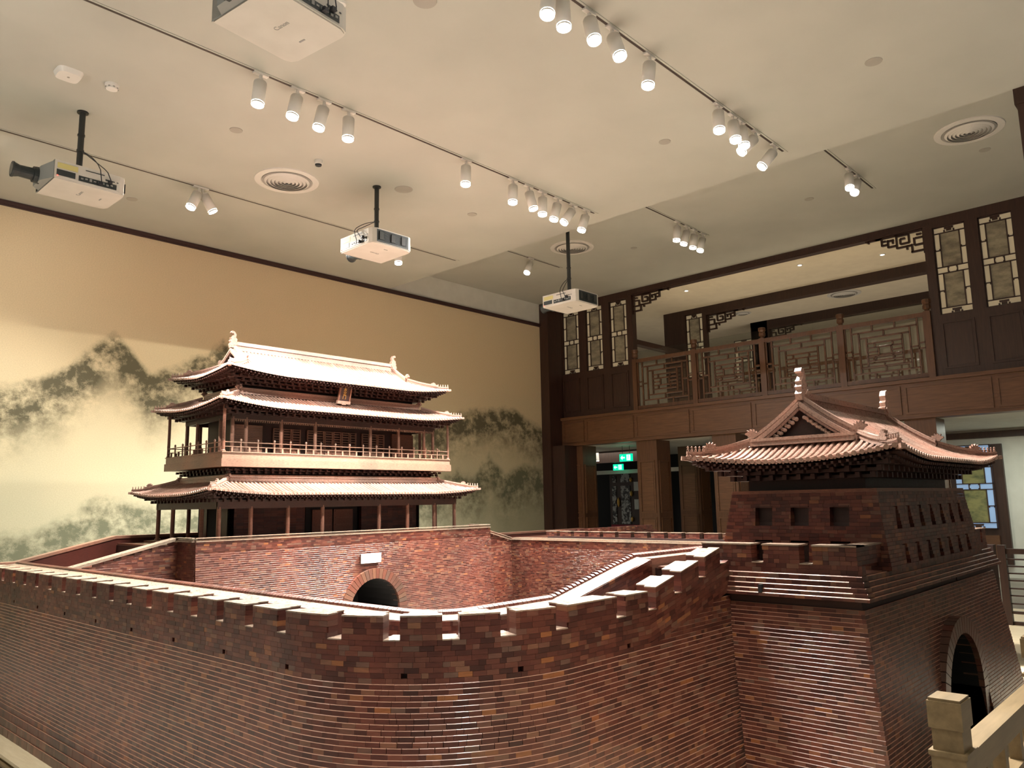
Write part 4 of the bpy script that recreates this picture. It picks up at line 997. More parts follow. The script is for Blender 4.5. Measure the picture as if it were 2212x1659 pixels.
for x0_, x1_, za, zb in ((0.0, 2.45, 1.10, 1.10), (2.45, 3.40, 1.10, ZT), (3.40, 7.31, ZT, ZT), (7.31, 8.2, ZT, 1.10), (8.2, 11.75, 1.10, 1.10)):
    b.hexa([(x0_, YF, .9), (x1_, YF, .9), (x1_, YF + .1, .9), (x0_, YF + .1, .9), (x0_, YF, za - .03), (x1_, YF, zb - .03), (x1_, YF + .1, zb - .03), (x0_, YF + .1, za - .03)], .15)
    b.m = 1; b.hexa([(x0_, YF - .01, za - .03), (x1_, YF - .01, zb - .03), (x1_, YF + .12, zb - .03), (x0_, YF + .12, za - .03), (x0_, YF - .01, za), (x1_, YF - .01, zb), (x1_, YF + .12, zb), (x0_, YF + .12, za)], .8); b.m = 0
put('rear_parapet', b, [m_brick, m_wood], gp)
b = MB(ORG2); b.box(AX0 + .02, AX1 - .02, YB + .04, YF, ZT - .10, ZT - .08, .3); b.box(2.4, AX0, YM, YF, 1.0, 1.02, .3); b.box(AX1, 11.7, YM, YF, 1.0, 1.02, .3); put('walkway', b, m_wood, gp)
b = MB(ORG2)                                                             # outer parapet of the wall beyond the barbican
for z0, z1 in rows_between(.98, 1.09):
    x = 9.02
    while x < 11.75: b.box(x, x + .055, YM - .03, YM + .02, z0, z1 - .001, tv()); x += .0565
put('far_parapet', b, m_brick, gp, kind='stuff')
x = 9.1
while x < 11.65:
    b = MB(ORG2)
    for z0, z1 in rows_between(1.09, 1.175, .021):
        for q in range(4): b.box(x + q * .05 + .0005, x + (q + 1) * .05 - .0005, YM - .03, YM + .05, z0, z1 - .001, tv())
    put('merlon', b, m_brick, gp); x += .26
t = thing('caption_card', (5.38, YB - .04, 1.02), 'white rectangular card fixed above the arch of the gate wall', 'card')
b = MB((5.38, YB - .04, 1.02)); b.box(5.245, 5.515, YB - .052, YB - .046, .967, 1.071); put('card', b, m_card, t)
b = MB((5.38, YB - .04, 1.02)); b.box(5.25, 5.51, YB - .046, YB - .02, .972, 1.066); put('backing', b, m_core, t)

# courtyard floor
b = MB((4, 4, ZB)); b.box(2.0, 8.3, 2.4, 7.7, ZB, ZB + .012); put('yard_paving', b, m_floor, None, label='stone coloured courtyard floor between the model walls', cat='paving')

# ---- archery platform
ORG3 = (5.30, 1.88, ZB)
ap = thing('archery_platform', ORG3, 'square brick tower base with projecting stepped cornice and pointed dark arch', 'model wall')
TX0, TX1, TY0, TY1 = 4.00, 6.61, 1.43, 2.35
def outa(z): return max(0, 1.07 - z) * .125
pA = Path([('l', TY1 - TY0, ((TX0, TY1), (0, -1)))]); pB = Path([('l', TX1 - TX0, ((TX0, TY0), (1, 0)))])
BX, BZ, BRr = 5.33, .41, .37
cand2 = []
class Corner: pass
b = MB(ORG3)
rowsT = [(ZB, .16), (.16, .22), (.22, .26)] + rows_between(.26, 1.05)
def col2(pth):
    def f(m, z0, a, c, z1, pr, tt):
        x, y, nx, ny, tx, ty = pth.at(m)
        if z0 < .45: return False
        d = (Vector((x, y, (z0 + z1) / 2)) - CAM).length; cand2.append((d, pth, m, z0, a, c, z1, pr, tt)); return True
    return f
def pathlen_rows(pth, L, out, rws, **k):
    for r in rws:                                                        # widen each course so that the battered corners close
        o_ = out(r[0]); wall_bricks(b, pth, [r], -o_, L + o_, out, **k)
pathlen_rows(pA, TY1 - TY0, outa, rowsT, singles=col2(pA), depth=.02, ch=CH)
arch_wall(b, pB, TX1 - TX0, rowsT, outa, BX - TX0, BZ, BRr + .085, e=1)
# cornice: six stepped courses, each lower one standing farther out
cz = [1.093, 1.112, 1.133, 1.158, 1.184, 1.210]
for i in range(5):
    z0, z1 = cz[i], cz[i + 1]; o_ = .048 - i * .011
    for pth, L in ((pA, TY1 - TY0), (pB, TX1 - TX0)): wall_bricks(b, pth, [(z0, z1)], -o_, L + o_, lambda z, o_=o_: o_, depth=.07, ch=.004)
for pth, L in ((pA, TY1 - TY0),): wall_bricks(b, pth, rows_between(1.21, 1.258), .02, L + .0, lambda z: -.02, depth=.05)
cand2.sort(key=lambda q: q[0])
for i, (d, pth, m, z0, a, c, z1, pr, tt) in enumerate(cand2):
    x, y, nx, ny, tx, ty = pth.at(m)
    if i < 290:
        L = c - a; H = z1 - z0; key = (round(L, 3), round(H, 4), round(tt * 12), CH)
        if key not in bcache: bcache[key] = brick_mesh(L, H, round(tt * 12) / 12, CH)
        o = bpy.data.objects.new('brick', bcache[key]); C.objects.link(o); o.parent = ap
        o.location = (x + nx * pr - ORG3[0], y + ny * pr - ORG3[1], (z0 + z1) / 2 - ORG3[2]); o.rotation_euler = (0, 0, math.atan2(ny, nx) - PI / 2)
    else: wall_one(b, pth, z0, z1, a, c, pr, tt, .02, CH)
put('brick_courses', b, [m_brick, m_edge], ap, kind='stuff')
b = MB(ORG3)
def fr(x0, x1, y0, y1, z0, z1, e0, e1, tt=.5):                             # frustum
    b.hexa([(x0 - e0, y0 - e0, z0), (x1 + e0, y0 - e0, z0), (x1 + e0, y1 + e0, z0), (x0 - e0, y1 + e0, z0), (x0 - e1, y0 - e1, z1), (x1 + e1, y0 - e1, z1), (x1 + e1, y1 + e1, z1), (x0 - e1, y1 + e1, z1)], tt)
b.hexa([(TX0 - .10, TY0 - .10, ZB), (BX - BRr, TY0 - .10, ZB), (BX - BRr, TY1, ZB), (TX0 - .10, TY1, ZB), (TX0 + .012, TY0 + .014, 1.10), (BX - BRr, TY0 + .014, 1.10), (BX - BRr, TY1, 1.10), (TX0 + .012, TY1, 1.10)])
b.hexa([(BX + BRr, TY0 - .10, ZB), (TX1 + .10, TY0 - .10, ZB), (TX1 + .10, TY1, ZB), (BX + BRr, TY1, ZB), (BX + BRr, TY0 + .014, 1.10), (TX1 - .012, TY0 + .014, 1.10), (TX1 - .012, TY1, 1.10), (BX + BRr, TY1, 1.10)])
b.box(BX - BRr, BX + BRr, TY0 + .014, TY1, BZ + BRr, 1.10)
b.box(TX0 + .03, TX1 - .03, TY0 + .03, TY1 + .3, 1.05, 1.20)
put('core', b, m_core, ap)
arch_ring(BX, BZ, BRr, .095, TY0 - .075, None, ap, ORG3, 26)
b = MB(ORG3); b.box(TX0 + .02, TX1 - .02, TY0 + .02, TY1 + .25, 1.20, 1.212, .4); put('terrace', b, m_wood, ap)
# merlons on the left side and at the far right corner
for y0_, y1_ in ((1.45, 1.672), (1.74, 1.942), (2.004, 2.30)):
    b = MB(ORG3); zr = rows_between(1.258, 1.348, .0225)
    for z0, z1 in zr:
        yy = y0_
        while yy < y1_ - .01:
            L = min(rnd.choice((.03, .055, .055)), y1_ - yy); b.box(TX0 + .02, TX0 + .085, yy + .0005, yy + L - .0005, z0, z1 - .001, tv()); yy += L
    b.m = 1; b.box(TX0 + .016, TX0 + .13, y0_ - .002, y1_ + .002, 1.348, 1.356, .8); b.m = 0
    if y0_ < 1.5:
        x_ = TX0 + .085
        while x_ < TX0 + .40:
            for z0, z1 in zr: b.box(x_ + .0005, x_ + .0555, TY0 + .022, TY0 + .07, z0, z1 - .001, tv())
            x_ += .056
        b.m = 1; b.box(TX0 + .02, TX0 + .42, TY0 + .018, TY0 + .11, 1.348, 1.356, .8); b.m = 0
    put('merlon', b, [m_brick, m_pale], ap)
b = MB(ORG3); 
for z0, z1 in rows_between(1.205, 1.345, .0225):
    for x_ in (6.30, 6.355, 6.41, 6.505, 6.56) if z0 > 1.23 else (6.30, 6.355, 6.41, 6.465, 6.52, 6.575): b.box(x_ + .0005, x_ + .0545, TY0 + .022, TY0 + .08, z0, z1 - .001, tv())
b.m = 1; b.box(6.30, 6.465, TY0 + .018, TY0 + .10, 1.346, 1.352, .8); b.box(6.505, 6.62, TY0 + .018, TY0 + .10, 1.346, 1.352, .8); b.m = 0
put('merlon', b, [m_brick, m_pale], ap)
b = MB(ORG3); b.box(TX0 + .015, TX0 + .10, 1.672, 1.74, 1.256, 1.262, .9); b.box(TX0 + .015, TX0 + .10, 1.942, 2.004, 1.256, 1.262, .9); put('crenel_sills', b, m_pale, ap)
b = MB(ORG3); b.box(TX0 - .05, TX0 - .01, 1.925, 1.945, 1.108, 1.150); put('drain_hole', b, m_dark, ap)

# ================================================================== ROOFS
def roof(parent, name, org, cx, cy, a, bb, z0, H, p, din=None, gx=None, lift=.07, RL=.75, pitch=.045, single_side=False, lab=None, tw=.30):
    """hip-and-gable (gx) or skirt (din) roof. Returns height function"""
    D_ = bb if gx is not None else din
    def prof(d): return H * (max(0, min(d, D_)) / D_) ** p
    def Z(x, y):
        dx, dy = a - abs(x - cx), bb - abs(y - cy)
        if gx is not None and abs(x - cx) <= gx + 1e-6: d = dy
        else: d = min(dx, dy)
        c_ = max(0, 1 - math.hypot(max(dx, 0), max(dy, 0)) / RL) ** 1.7
        return z0 + prof(d) + lift * c_
    rt = bpy.data.objects.new(name, None); C.objects.link(rt); rt.parent = parent; pl = wl(parent); rt.location = (cx - pl[0], cy - pl[1], z0 - pl[2])
    if lab: rt['label'] = lab
    surf = MB(org); soff = MB(org); rows = MB(org); ends = MB(org); raft = MB(org)
    lim = a - gx if gx is not None else din
    NS = 7
    def column(kind, sgn, u0, u1, mb, off=0, trim=0):
        """strip between u0..u1 along the eave on one side, from eave to its upper end"""
        P = []
        for u in (u0, u1):
            au = abs(u)
            if kind == 'y':      # front/back slopes, u = x offset
                end = D_ if au <= (gx if gx is not None else a - din) else max(.0, a - au)
                end = min(end, D_)
            else:
                end = min(lim, max(.0, bb - au))
            for k in range(NS):
                d = end * k / (NS - 1)
                x, y = (cx + u, cy + sgn * (bb - d)) if kind == 'y' else (cx + sgn * (a - d), cy + u)
                if gx is not None and kind == 'y' and au <= gx: zz = z0 + prof(d) + lift * max(0, 1 - math.hypot(a - au, d) / RL) ** 1.7
                elif kind == 'x': zz = z0 + prof(d) + lift * max(0, 1 - math.hypot(d, bb - au) / RL) ** 1.7
                else: zz = z0 + prof(d) + lift * max(0, 1 - math.hypot(a - au, d) / RL) ** 1.7
                P.append((x, y, zz + off - (.0 if off >= 0 else .0)))
        mb.add(P, [(k, k + 1, NS + k + 1, NS + k) for k in range(NS - 1)], .35)
        return P
    tilemeshes = []
    for kind, half in (('y', a), ('x', bb)):
        n = max(4, int(round(2 * half / pitch))); st = 2 * half / n
        for sgn in (-1, 1):
            for i in range(n):
                u0, u1 = -half + i * st, -half + (i + 1) * st
                column(kind, sgn, u0, u1, surf); column(kind, sgn, u0, u1, soff, -.022)
                um = (u0 + u1) / 2; r = st * tw; Pq = column(kind, sgn, um, um, MB(), 0)[:NS]
                Q = [Vector(q) for q in Pq]
                if (Q[0] - Q[-1]).length < .02: continue
                side = Vector((1, 0, 0)) if kind == 'y' else Vector((0, 1, 0)); outd = Vector((0, sgn, 0)) if kind == 'y' else Vector((sgn, 0, 0))
                Q[0] = Q[0] + outd * .012
                V = []
                for q in Q:
                    for c1, s1 in ((-1, 0), (-.75, .75), (0, 1.1), (.75, .75), (1, 0)): V.append(tuple(q + side * r * c1 + Vector((0, 0, r * s1))))
                F = [(k * 5 + j, k * 5 + j + 1, (k + 1) * 5 + j + 1, (k + 1) * 5 + j) for k in range(NS - 1) for j in range(4)] + [(4, 3, 2, 1, 0)]
                tt = .3 + .5 * rnd.random()
                if single_side and kind == 'x' and sgn == -1:
                    m1 = MB(org); m1.add(V, F, tt); c0 = Q[0]; m1.cyl(c0 + outd * .003 + Vector((0, 0, r * .15)), c0 - outd * .006 + Vector((0, 0, r * .15)), r * 1.12, n=10, tint=.8); put('tile_row', m1, m_roof, rt)
                else: rows.add(V, F, tt)
                c0 = Q[0]
                ends.cyl(c0 + outd * .002 + Vector((0, 0, r * .1)), c0 - outd * .008 + Vector((0, 0, r * .1)), r * 1.1, n=8, tint=.85)
                # drip tile between rows
                x, y, z = c0; m_ = c0 + side * st / 2
                ends.add([tuple(m_ - side * r + Vector((0, 0, -.002))), tuple(m_ + side * r + Vector((0, 0, -.002))), tuple(m_ + side * r * .3 + Vector((0, 0, -.016))), tuple(m_ - side * r * .3 + Vector((0, 0, -.016)))], [(0, 1, 2, 3)], .5)
                # rafter ends
                g = c0 + Vector((0, 0, -.030)) - outd * .01
                if abs(um) < half - .03: raft.beam(g, g - outd * .16 + Vector((0, 0, .018)), .014, .014, .6)
                g2 = c0 + Vector((0, 0, -.046)) - outd * .05
                if abs(um) < half - .06: raft.beam(g2, g2 - outd * .14 + Vector((0, 0, .012)), .012, .012, .4)
    put('tile_bed', surf, m_roof, rt)
    put('tile_rows', rows, m_roof, rt, kind='stuff'); put('eave_tiles', ends, m_roof, rt, kind='stuff'); put('soffit', soff, m_roofdk, rt); put('rafter_ends', raft, m_roofdk, rt, kind='stuff')
    return rt, Z
def ridge_line(mb, pts, w, h, tt=.6):
    for p, q in zip(pts, pts[1:]):
        p, q = Vector(p), Vector(q); mb.beam(p + Vector((0, 0, h * .28)), q + Vector((0, 0, h * .28)), w * .62, h * .60, tt); mb.beam(p + Vector((0, 0, h * .08)), q + Vector((0, 0, h * .08)), w, h * .18, tt + .1)
        mb.beam(p + Vector((0, 0, h * .66)), q + Vector((0, 0, h * .66)), w * .95, h * .14, tt + .2); mb.beam(p + Vector((0, 0, h * .88)), q + Vector((0, 0, h * .88)), w * .66, h * .28, tt + .25)
def beast(mb, p, d, s, tt=.7):
    """crouching ridge beast facing direction d (unit xy)"""
    p = Vector(p); d = Vector((d[0], d[1], 0)).normalized(); r = Vector((-d.y, d.x, 0))
    prof_ = [(-.9, 0), (.7, 0), (.9, .35), (1.35, .55), (1.3, .85), (.85, .95), (1.0, 1.35), (.55, 1.15), (.35, 1.55), (.1, 1.1), (-.25, 1.5), (-.3, .95), (-.75, 1.15), (-.7, .6), (-1.15, .7)]
    mb.prism([(u * s, v * s) for u, v in prof_], -.32 * s, .32 * s, tt, fn=lambda u, v, w: tuple(p + d * u + r * w + Vector((0, 0, v))))
def figure(mb, p, d, s, tt=.75):
    p = Vector(p)
    mb.lathe(tuple(p), [(s * .42, 0), (s * .36, s * .25), (s * .20, s * .35), (s * .30, s * .75), (s * .22, s * 1.05), (s * .12, s * 1.15), (s * .24, s * 1.32), (s * .20, s * 1.55), (s * .05, s * 1.68)], 7, tt)
    d = Vector((d[0], d[1], 0)).normalized(); mb.beam(p + Vector((0, 0, s * 1.40)), p + d * s * .38 + Vector((0, 0, s * 1.36)), s * .16, s * .16, tt); mb.beam(p + d * s * .1 + Vector((0, 0, s * .1)), p + d * s * .36 + Vector((0, 0, s * .7)), s * .14, s * .14, tt)
def chiwen(mb, p, d, s, tt=.75):
    """ridge-end dragon: mouth biting the ridge, tail curling up and back"""
    p = Vector(p); d = Vector((d[0], d[1], 0)).normalized(); r = Vector((-d.y, d.x, 0))
    prof_ = [(-.55, -.25), (.30, -.25), (.62, .05), (.72, .30), (.40, .28), (.62, .52), (.35, .62), (.42, .95), (.18, 1.15), (.28, 1.55), (.05, 1.95), (-.30, 2.05), (-.48, 1.80), (-.30, 1.68), (-.12, 1.75), (-.05, 1.50), (-.25, 1.25), (-.52, 1.10), (-.40, .90), (-.62, .70), (-.45, .45), (-.66, .2)]
    mb.prism([(u * s, v * s) for u, v in prof_], -.24 * s, .24 * s, tt, fn=lambda u, v, w: tuple(p + d * u + r * w + Vector((0, 0, v))))
    for w in (-.3, .3): mb.beam(p + r * w * s + Vector((0, 0, .1 * s)), p + r * w * s + d * .4 * s + Vector((0, 0, .45 * s)), .1 * s, .25 * s, tt)
def hips(rt, org, cx, cy, a, bb, Z, inner, w, h, nfig, fs, ext=.02):
    for sx_ in (-1, 1):
        for sy_ in (-1, 1):
            b = MB(org); pts = []
            for k in range(9):
                d = inner * k / 8; x, y = cx + sx_ * (a - d), cy + sy_ * (bb - d); pts.append((x, y, Z(x, y) + .006))
            p0 = Vector(pts[0]); dr = Vector((sx_, sy_, 0)).normalized(); pts[0] = tuple(p0 + dr * .0)
            ridge_line(b, pts[2:], w, h); 
            lowp = [tuple(Vector(q)) for q in pts[:4]]; ridge_line(b, lowp, w, h * .62)
            b.beam(p0 - dr * .02 + Vector((0, 0, -.018)), p0 + dr * .035 + Vector((0, 0, -.012)), w * .7, h * .55, .8)
            put('hip_ridge', b, m_roof, rt)
            b = MB(org); q = pts[3]; beast(b, (q[0], q[1], q[2] + h * .7), (sx_, sy_), fs * 1.35); put('ridge_beast', b, m_roof, rt)
            for k in range(nfig):
                f_ = k / max(1, nfig - 1); d = inner * (.02 + .23 * f_); x, y = cx + sx_ * (a - d), cy + sy_ * (bb - d)
                b = MB(org); figure(b, (x, y, Z(x, y) + h * .62), (sx_, sy_), fs); put('ridge_figure', b, m_roof, rt)

# ================================================================== GATE TOWER
GX, GY = 5.36, 8.26
ORG4 = (GX, GY, ZT - .08)
gt = thing('gate_tower', ORG4, 'large two storey wooden gate tower model with three tiled eaves', 'model tower')
CX = [3.765, 4.11, 4.54, 4.97, 5.75, 6.18, 6.61, 6.955]; CYs = [7.55, 7.92, 8.60, 8.97]
zc0 = ZT - .08
b = MB(ORG4); b.box(3.66, 7.06, 7.44, 9.08, zc0, zc0 + .02, .4); put('stylobate', b, m_wood, gt)
def column(x, y, z0, z1, r=.022):
    b = MB(ORG4); b.lathe((x, y, z0), [(r * 1.5, 0), (r * 1.5, .012), (r, .02), (r, z1 - z0)], 12, .6); put('column', b, m_wood, gt)
for x in CX: column(x, CYs[0], zc0 + .02, 1.61); column(x, CYs[3], zc0 + .02, 1.61)
for y in CYs[1:3]: column(CX[0], y, zc0 + .02, 1.61); column(CX[-1], y, zc0 + .02, 1.61)
def ringbeam(x0, x1, y0, y1, z0, z1, w, tt=.3, m=m_roofdk, name='tie_beam'):
    b = MB(ORG4); b.box(x0 - w / 2, x1 + w / 2, y0 - w / 2, y0 + w / 2, z0, z1, tt); b.box(x0 - w / 2, x1 + w / 2, y1 - w / 2, y1 + w / 2, z0, z1, tt); b.box(x0 - w / 2, x0 + w / 2, y0, y1, z0, z1, tt); b.box(x1 - w / 2, x1 + w / 2, y0, y1, z0, z1, tt); put(name, b, m, gt)
ringbeam(CX[0], CX[-1], CYs[0], CYs[3], 1.59, 1.66, .04, .7)
# lower hall brick walls with door openings
wx0, wx1, wy0, wy1 = 4.06, 6.66, 7.90, 8.62
b = MB(ORG4)
for (x0_, x1_) in ((wx0, 4.97), (5.75, wx1)):
    for z0, z1 in rows_between(zc0 + .02, 1.62, .03):
        x = x0_
        while x < x1_ - .005: L = min(.08, x1_ - x); b.box(x, x + L - .001, wy0, wy0 + .05, z0, z1 - .001, tv() * .7); x += .08
b.box(wx0, wx0 + .05, wy0, 8.10, zc0, 1.62, .3); b.box(wx0, wx0 + .05, 8.42, wy1, zc0, 1.62, .3); b.box(wx1 - .05, wx1, wy0, wy1, zc0, 1.62, .3); b.box(wx0, wx1, wy1 - .05, wy1, zc0, 1.62, .3)
put('lower_wall', b, m_brick, gt)
b = MB(ORG4); b.box(5.0, 5.72, wy0 + .04, wy0 + .06, zc0, 1.62); put('doorway', b, m_dark, gt)
b = MB(ORG4); b.box(wx0 + .01, wx0 + .03, 8.10, 8.42, zc0, 1.62); put('doorway', b, m_dark, gt)
for x0_, x1_ in ((5.08, 5.35), (5.37, 5.64)):
    b = MB(ORG4); b.box(x0_, x1_, wy0 + .02, wy0 + .035, zc0 + .02, 1.56, .3)
    for k in range(4): b.box(x0_ + .02, x1_ - .02, wy0 + .012, wy0 + .02, zc0 + .06 + k * .08, zc0 + .07 + k * .08, .5)
    put('door', b, m_wood, gt)
def brackets(cx, cy, hx, hy, z0, z1, n, grow, name='bracket_tier'):
    """n inverted steps of interlocking arms under the eave"""
    for k in range(n):
        b = MB(ORGB); za = z0 + (z1 - z0) * k / n; zb = z0 + (z1 - z0) * (k + .55) / n; e = grow * (k + 1) / n
        b.box(cx - hx - e + .02, cx + hx + e - .02, cy - hy - e + .02, cy + hy + e - .02, za, zb, .3)
        x = cx - hx - e
        while x <= cx + hx + e + .001:
            for s_ in (-1, 1): b.box(x - .012, x + .012, cy + s_ * (hy + e) - .016, cy + s_ * (hy + e) + .016, za, zb + (z1 - z0) / n * .35, .6)
            x += (2 * (hx + e)) / max(1, round(2 * (hx + e) / .085))
        y = cy - hy - e
        while y <= cy + hy + e + .001:
            for s_ in (-1, 1): b.box(cx + s_ * (hx + e) - .016, cx + s_ * (hx + e) + .016, y - .012, y + .012, za, zb + (z1 - z0) / n * .35, .6)
            y += (2 * (hy + e)) / max(1, round(2 * (hy + e) / .085))
        put(name, b, m_roofdk, PARB)
ORGB = ORG4; PARB = gt
brackets(GX, GY, 1.60, .71, 1.66, 1.73, 2, .10)
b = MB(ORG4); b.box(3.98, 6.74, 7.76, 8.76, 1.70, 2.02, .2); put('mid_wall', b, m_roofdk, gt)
rt, Z1 = roof(gt, 'lower_roof', ORG4, GX, GY, 1.81, .94, 1.735, .14, 1.3, din=.38, lift=.055, RL=.75)
hips(rt, ORG4, GX, GY, 1.81, .94, Z1, .38, .035, .045, 5, .022)
b = MB(ORG4)
ix, iy = 1.43, .56
ridge_line(b, [(GX - ix, GY - iy, 1.872), (GX + ix, GY - iy, 1.872)], .05, .066); ridge_line(b, [(GX - ix, GY + iy, 1.872), (GX + ix, GY + iy, 1.872)], .05, .066); ridge_line(b, [(GX - ix, GY - iy, 1.872), (GX - ix, GY + iy, 1.872)], .05, .066); ridge_line(b, [(GX + ix, GY - iy, 1.872), (GX + ix, GY + iy, 1.872)], .05, .066)
put('wall_ridge', b, m_roof, rt)
for sx_ in (-1, 1):
    for sy_ in (-1, 1): b = MB(ORG4); beast(b, (GX + sx_ * ix, GY + sy_ * iy, 1.90), (sx_, 0), .035); beast(b, (GX + sx_ * ix, GY + sy_ * iy, 1.90), (0, sy_), .035); put('ridge_beast', b, m_roof, rt)
# balcony deck
brackets(GX, GY, 1.40, .52, 1.955, 2.01, 2, .06)
dx0, dx1, dy0, dy1 = 3.787, 6.933, 7.58, 8.94
b = MB(ORG4); b.box(dx0, dx1, dy0, dy1, 2.018, 2.10, .85); put('deck', b, m_wood, gt, label='pale polished fascia of the upper deck')
b = MB(ORG4); b.box(dx0 + .012, dx1 - .012, dy0 + .012, dy1 - .012, 2.10, 2.165, .95); b.box(dx0 + .004, dx1 - .004, dy0 + .004, dy1 - .004, 2.163, 2.172, 1); put('deck_upper', b, m_wood, gt)
b = MB(ORG4)                                                            # railing
def rail(p, q, n):
    p, q = Vector(p), Vector(q)
    for z in (2.272, 2.225): b.beam(p + Vector((0, 0, z)), q + Vector((0, 0, z)), .009, .009 if z > 2.25 else .006, 1)
    for k in range(n + 1):
        c_ = p.lerp(q, k / n); b.cyl(c_ + Vector((0, 0, 2.17)), c_ + Vector((0, 0, 2.285)), .008, n=6, tint=.9)
        b.lathe((c_.x, c_.y, 2.283), [(.008, 0), (.013, .008), (.010, .02), (.003, .028)], 6, .9)
        if k < n:
            c2 = p.lerp(q, (k + .5) / n); b.beam(c2 + Vector((0, 0, 2.17)), c2 + Vector((0, 0, 2.225)), .02, .006, .9)
e = .025
rail((dx0 + e, dy0 + e, 0), (dx1 - e, dy0 + e, 0), 16); rail((dx0 + e, dy1 - e, 0), (dx1 - e, dy1 - e, 0), 16); rail((dx0 + e, dy0 + e, 0), (dx0 + e, dy1 - e, 0), 7); rail((dx1 - e, dy0 + e, 0), (dx1 - e, dy1 - e, 0), 7)
put('railing', b, m_wood, gt)
for x in (dx0 + .03, dx1 - .03):
    for y in (dy0 + .03, dy1 - .03): column(x, y, 2.17, 2.66, .016)
UX = [3.97, 4.123, 4.54, 4.973, 5.747, 6.179, 6.597, 6.75]; UY = [7.73, 7.99, 8.53, 8.79]
for x in UX: column(x, UY[0], 2.17, 2.55, .020); column(x, UY[3], 2.17, 2.55, .020)
for y in UY[1:3]: column(UX[0], y, 2.17, 2.55, .020); column(UX[-1], y, 2.17, 2.55, .020)
ringbeam(UX[0], UX[-1], UY[0], UY[3], 2.53, 2.58, .035, .5)
b = MB(ORG4)                                                            # small pendant frieze below the beam
x = UX[0]
while x < UX[-1]: b.box(x, x + .010, UY[0] - .012, UY[0] + .004, 2.505, 2.528, .9); x += .026
b.box(UX[0], UX[-1], UY[0] - .010, UY[0] + .004, 2.523, 2.530, .8); put('pendant_frieze', b, m_wood, gt, kind='stuff')
# upper hall walls and lattice doors
ux0, ux1, uy0, uy1 = 4.10, 6.62, 7.97, 8.55
for x0_, x1_, tt in ((ux0, 4.45, .95), (6.27, ux1, .4)):  # left panel tinted paler, the light falling on it put into its tone
    b = MB(ORG4)
    for z0, z1 in rows_between(2.17, 2.50, .022): b.box(x0_, x1_, uy0, uy0 + .03, z0, z1 - .0015, tt - .1 * rnd.random())
    put('upper_wall_panel', b, m_wood, gt)
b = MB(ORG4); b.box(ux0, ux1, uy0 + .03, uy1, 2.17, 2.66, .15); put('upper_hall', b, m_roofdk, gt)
for x0_, x1_ in ((4.58, 4.70), (4.70, 4.82), (4.82, 4.94), (5.02, 5.14), (5.14, 5.26), (5.26, 5.38), (5.38, 5.50), (5.50, 5.62), (5.62, 5.72), (5.80, 5.92), (5.92, 6.04), (6.04, 6.15)):
    b = MB(ORG4); w_ = .012
    b.box(x0_ + .004, x0_ + .004 + w_, uy0, uy0 + .02, 2.18, 2.48, .8); b.box(x1_ - .004 - w_, x1_ - .004, uy0, uy0 + .02, 2.18, 2.48, .8); b.box(x0_ + .004, x1_ - .004, uy0 + .004, uy0 + .018, 2.18, 2.27, .8)
    for z in (2.30, 2.33, 2.36, 2.39, 2.42, 2.45, 2.475): b.box(x0_ + .01, x1_ - .01, uy0 + .006, uy0 + .016, z - .004, z + .004, .95)
    put('lattice_door', b, m_wood, gt)
brackets(GX, GY, 1.42, .56, 2.58, 2.645, 2, .12)
rt, Z2 = roof(gt, 'middle_roof', ORG4, GX, GY, 1.66, .80, 2.65, .165, 1.3, din=.40, lift=.065, RL=.75)
hips(rt, ORG4, GX, GY, 1.66, .80, Z2, .38, .035, .045, 5, .020)
ix, iy = 1.26, .40; zr = 2.822
b = MB(ORG4)
for p_, q_ in (((-1, -1), (1, -1)), ((-1, 1), (1, 1)), ((-1, -1), (-1, 1)), ((1, -1), (1, 1))): ridge_line(b, [(GX + p_[0] * ix, GY + p_[1] * iy, zr), (GX + q_[0] * ix, GY + q_[1] * iy, zr)], .05, .066)
put('wall_ridge', b, m_roof, rt)
for sx_ in (-1, 1):
    for sy_ in (-1, 1): b = MB(ORG4); beast(b, (GX + sx_ * ix, GY + sy_ * iy, zr + .05), (sx_, 0), .035); beast(b, (GX + sx_ * ix, GY + sy_ * iy, zr + .05), (0, sy_), .035); put('ridge_beast', b, m_roof, rt)
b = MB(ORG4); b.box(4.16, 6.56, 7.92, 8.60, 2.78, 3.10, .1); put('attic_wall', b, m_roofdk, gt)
brackets(GX, GY, 1.24, .38, 2.92, 3.015, 3, .18)
rt, Z3 = roof(gt, 'upper_roof', ORG4, GX, GY, 1.53, .69, 3.02, .36, 1.35, gx=1.14, lift=.065, RL=.75, lab='top hip-and-gable roof, brightly lit')
hips(rt, ORG4, GX, GY, 1.53, .69, Z3, .39, .038, .050, 5, .022)
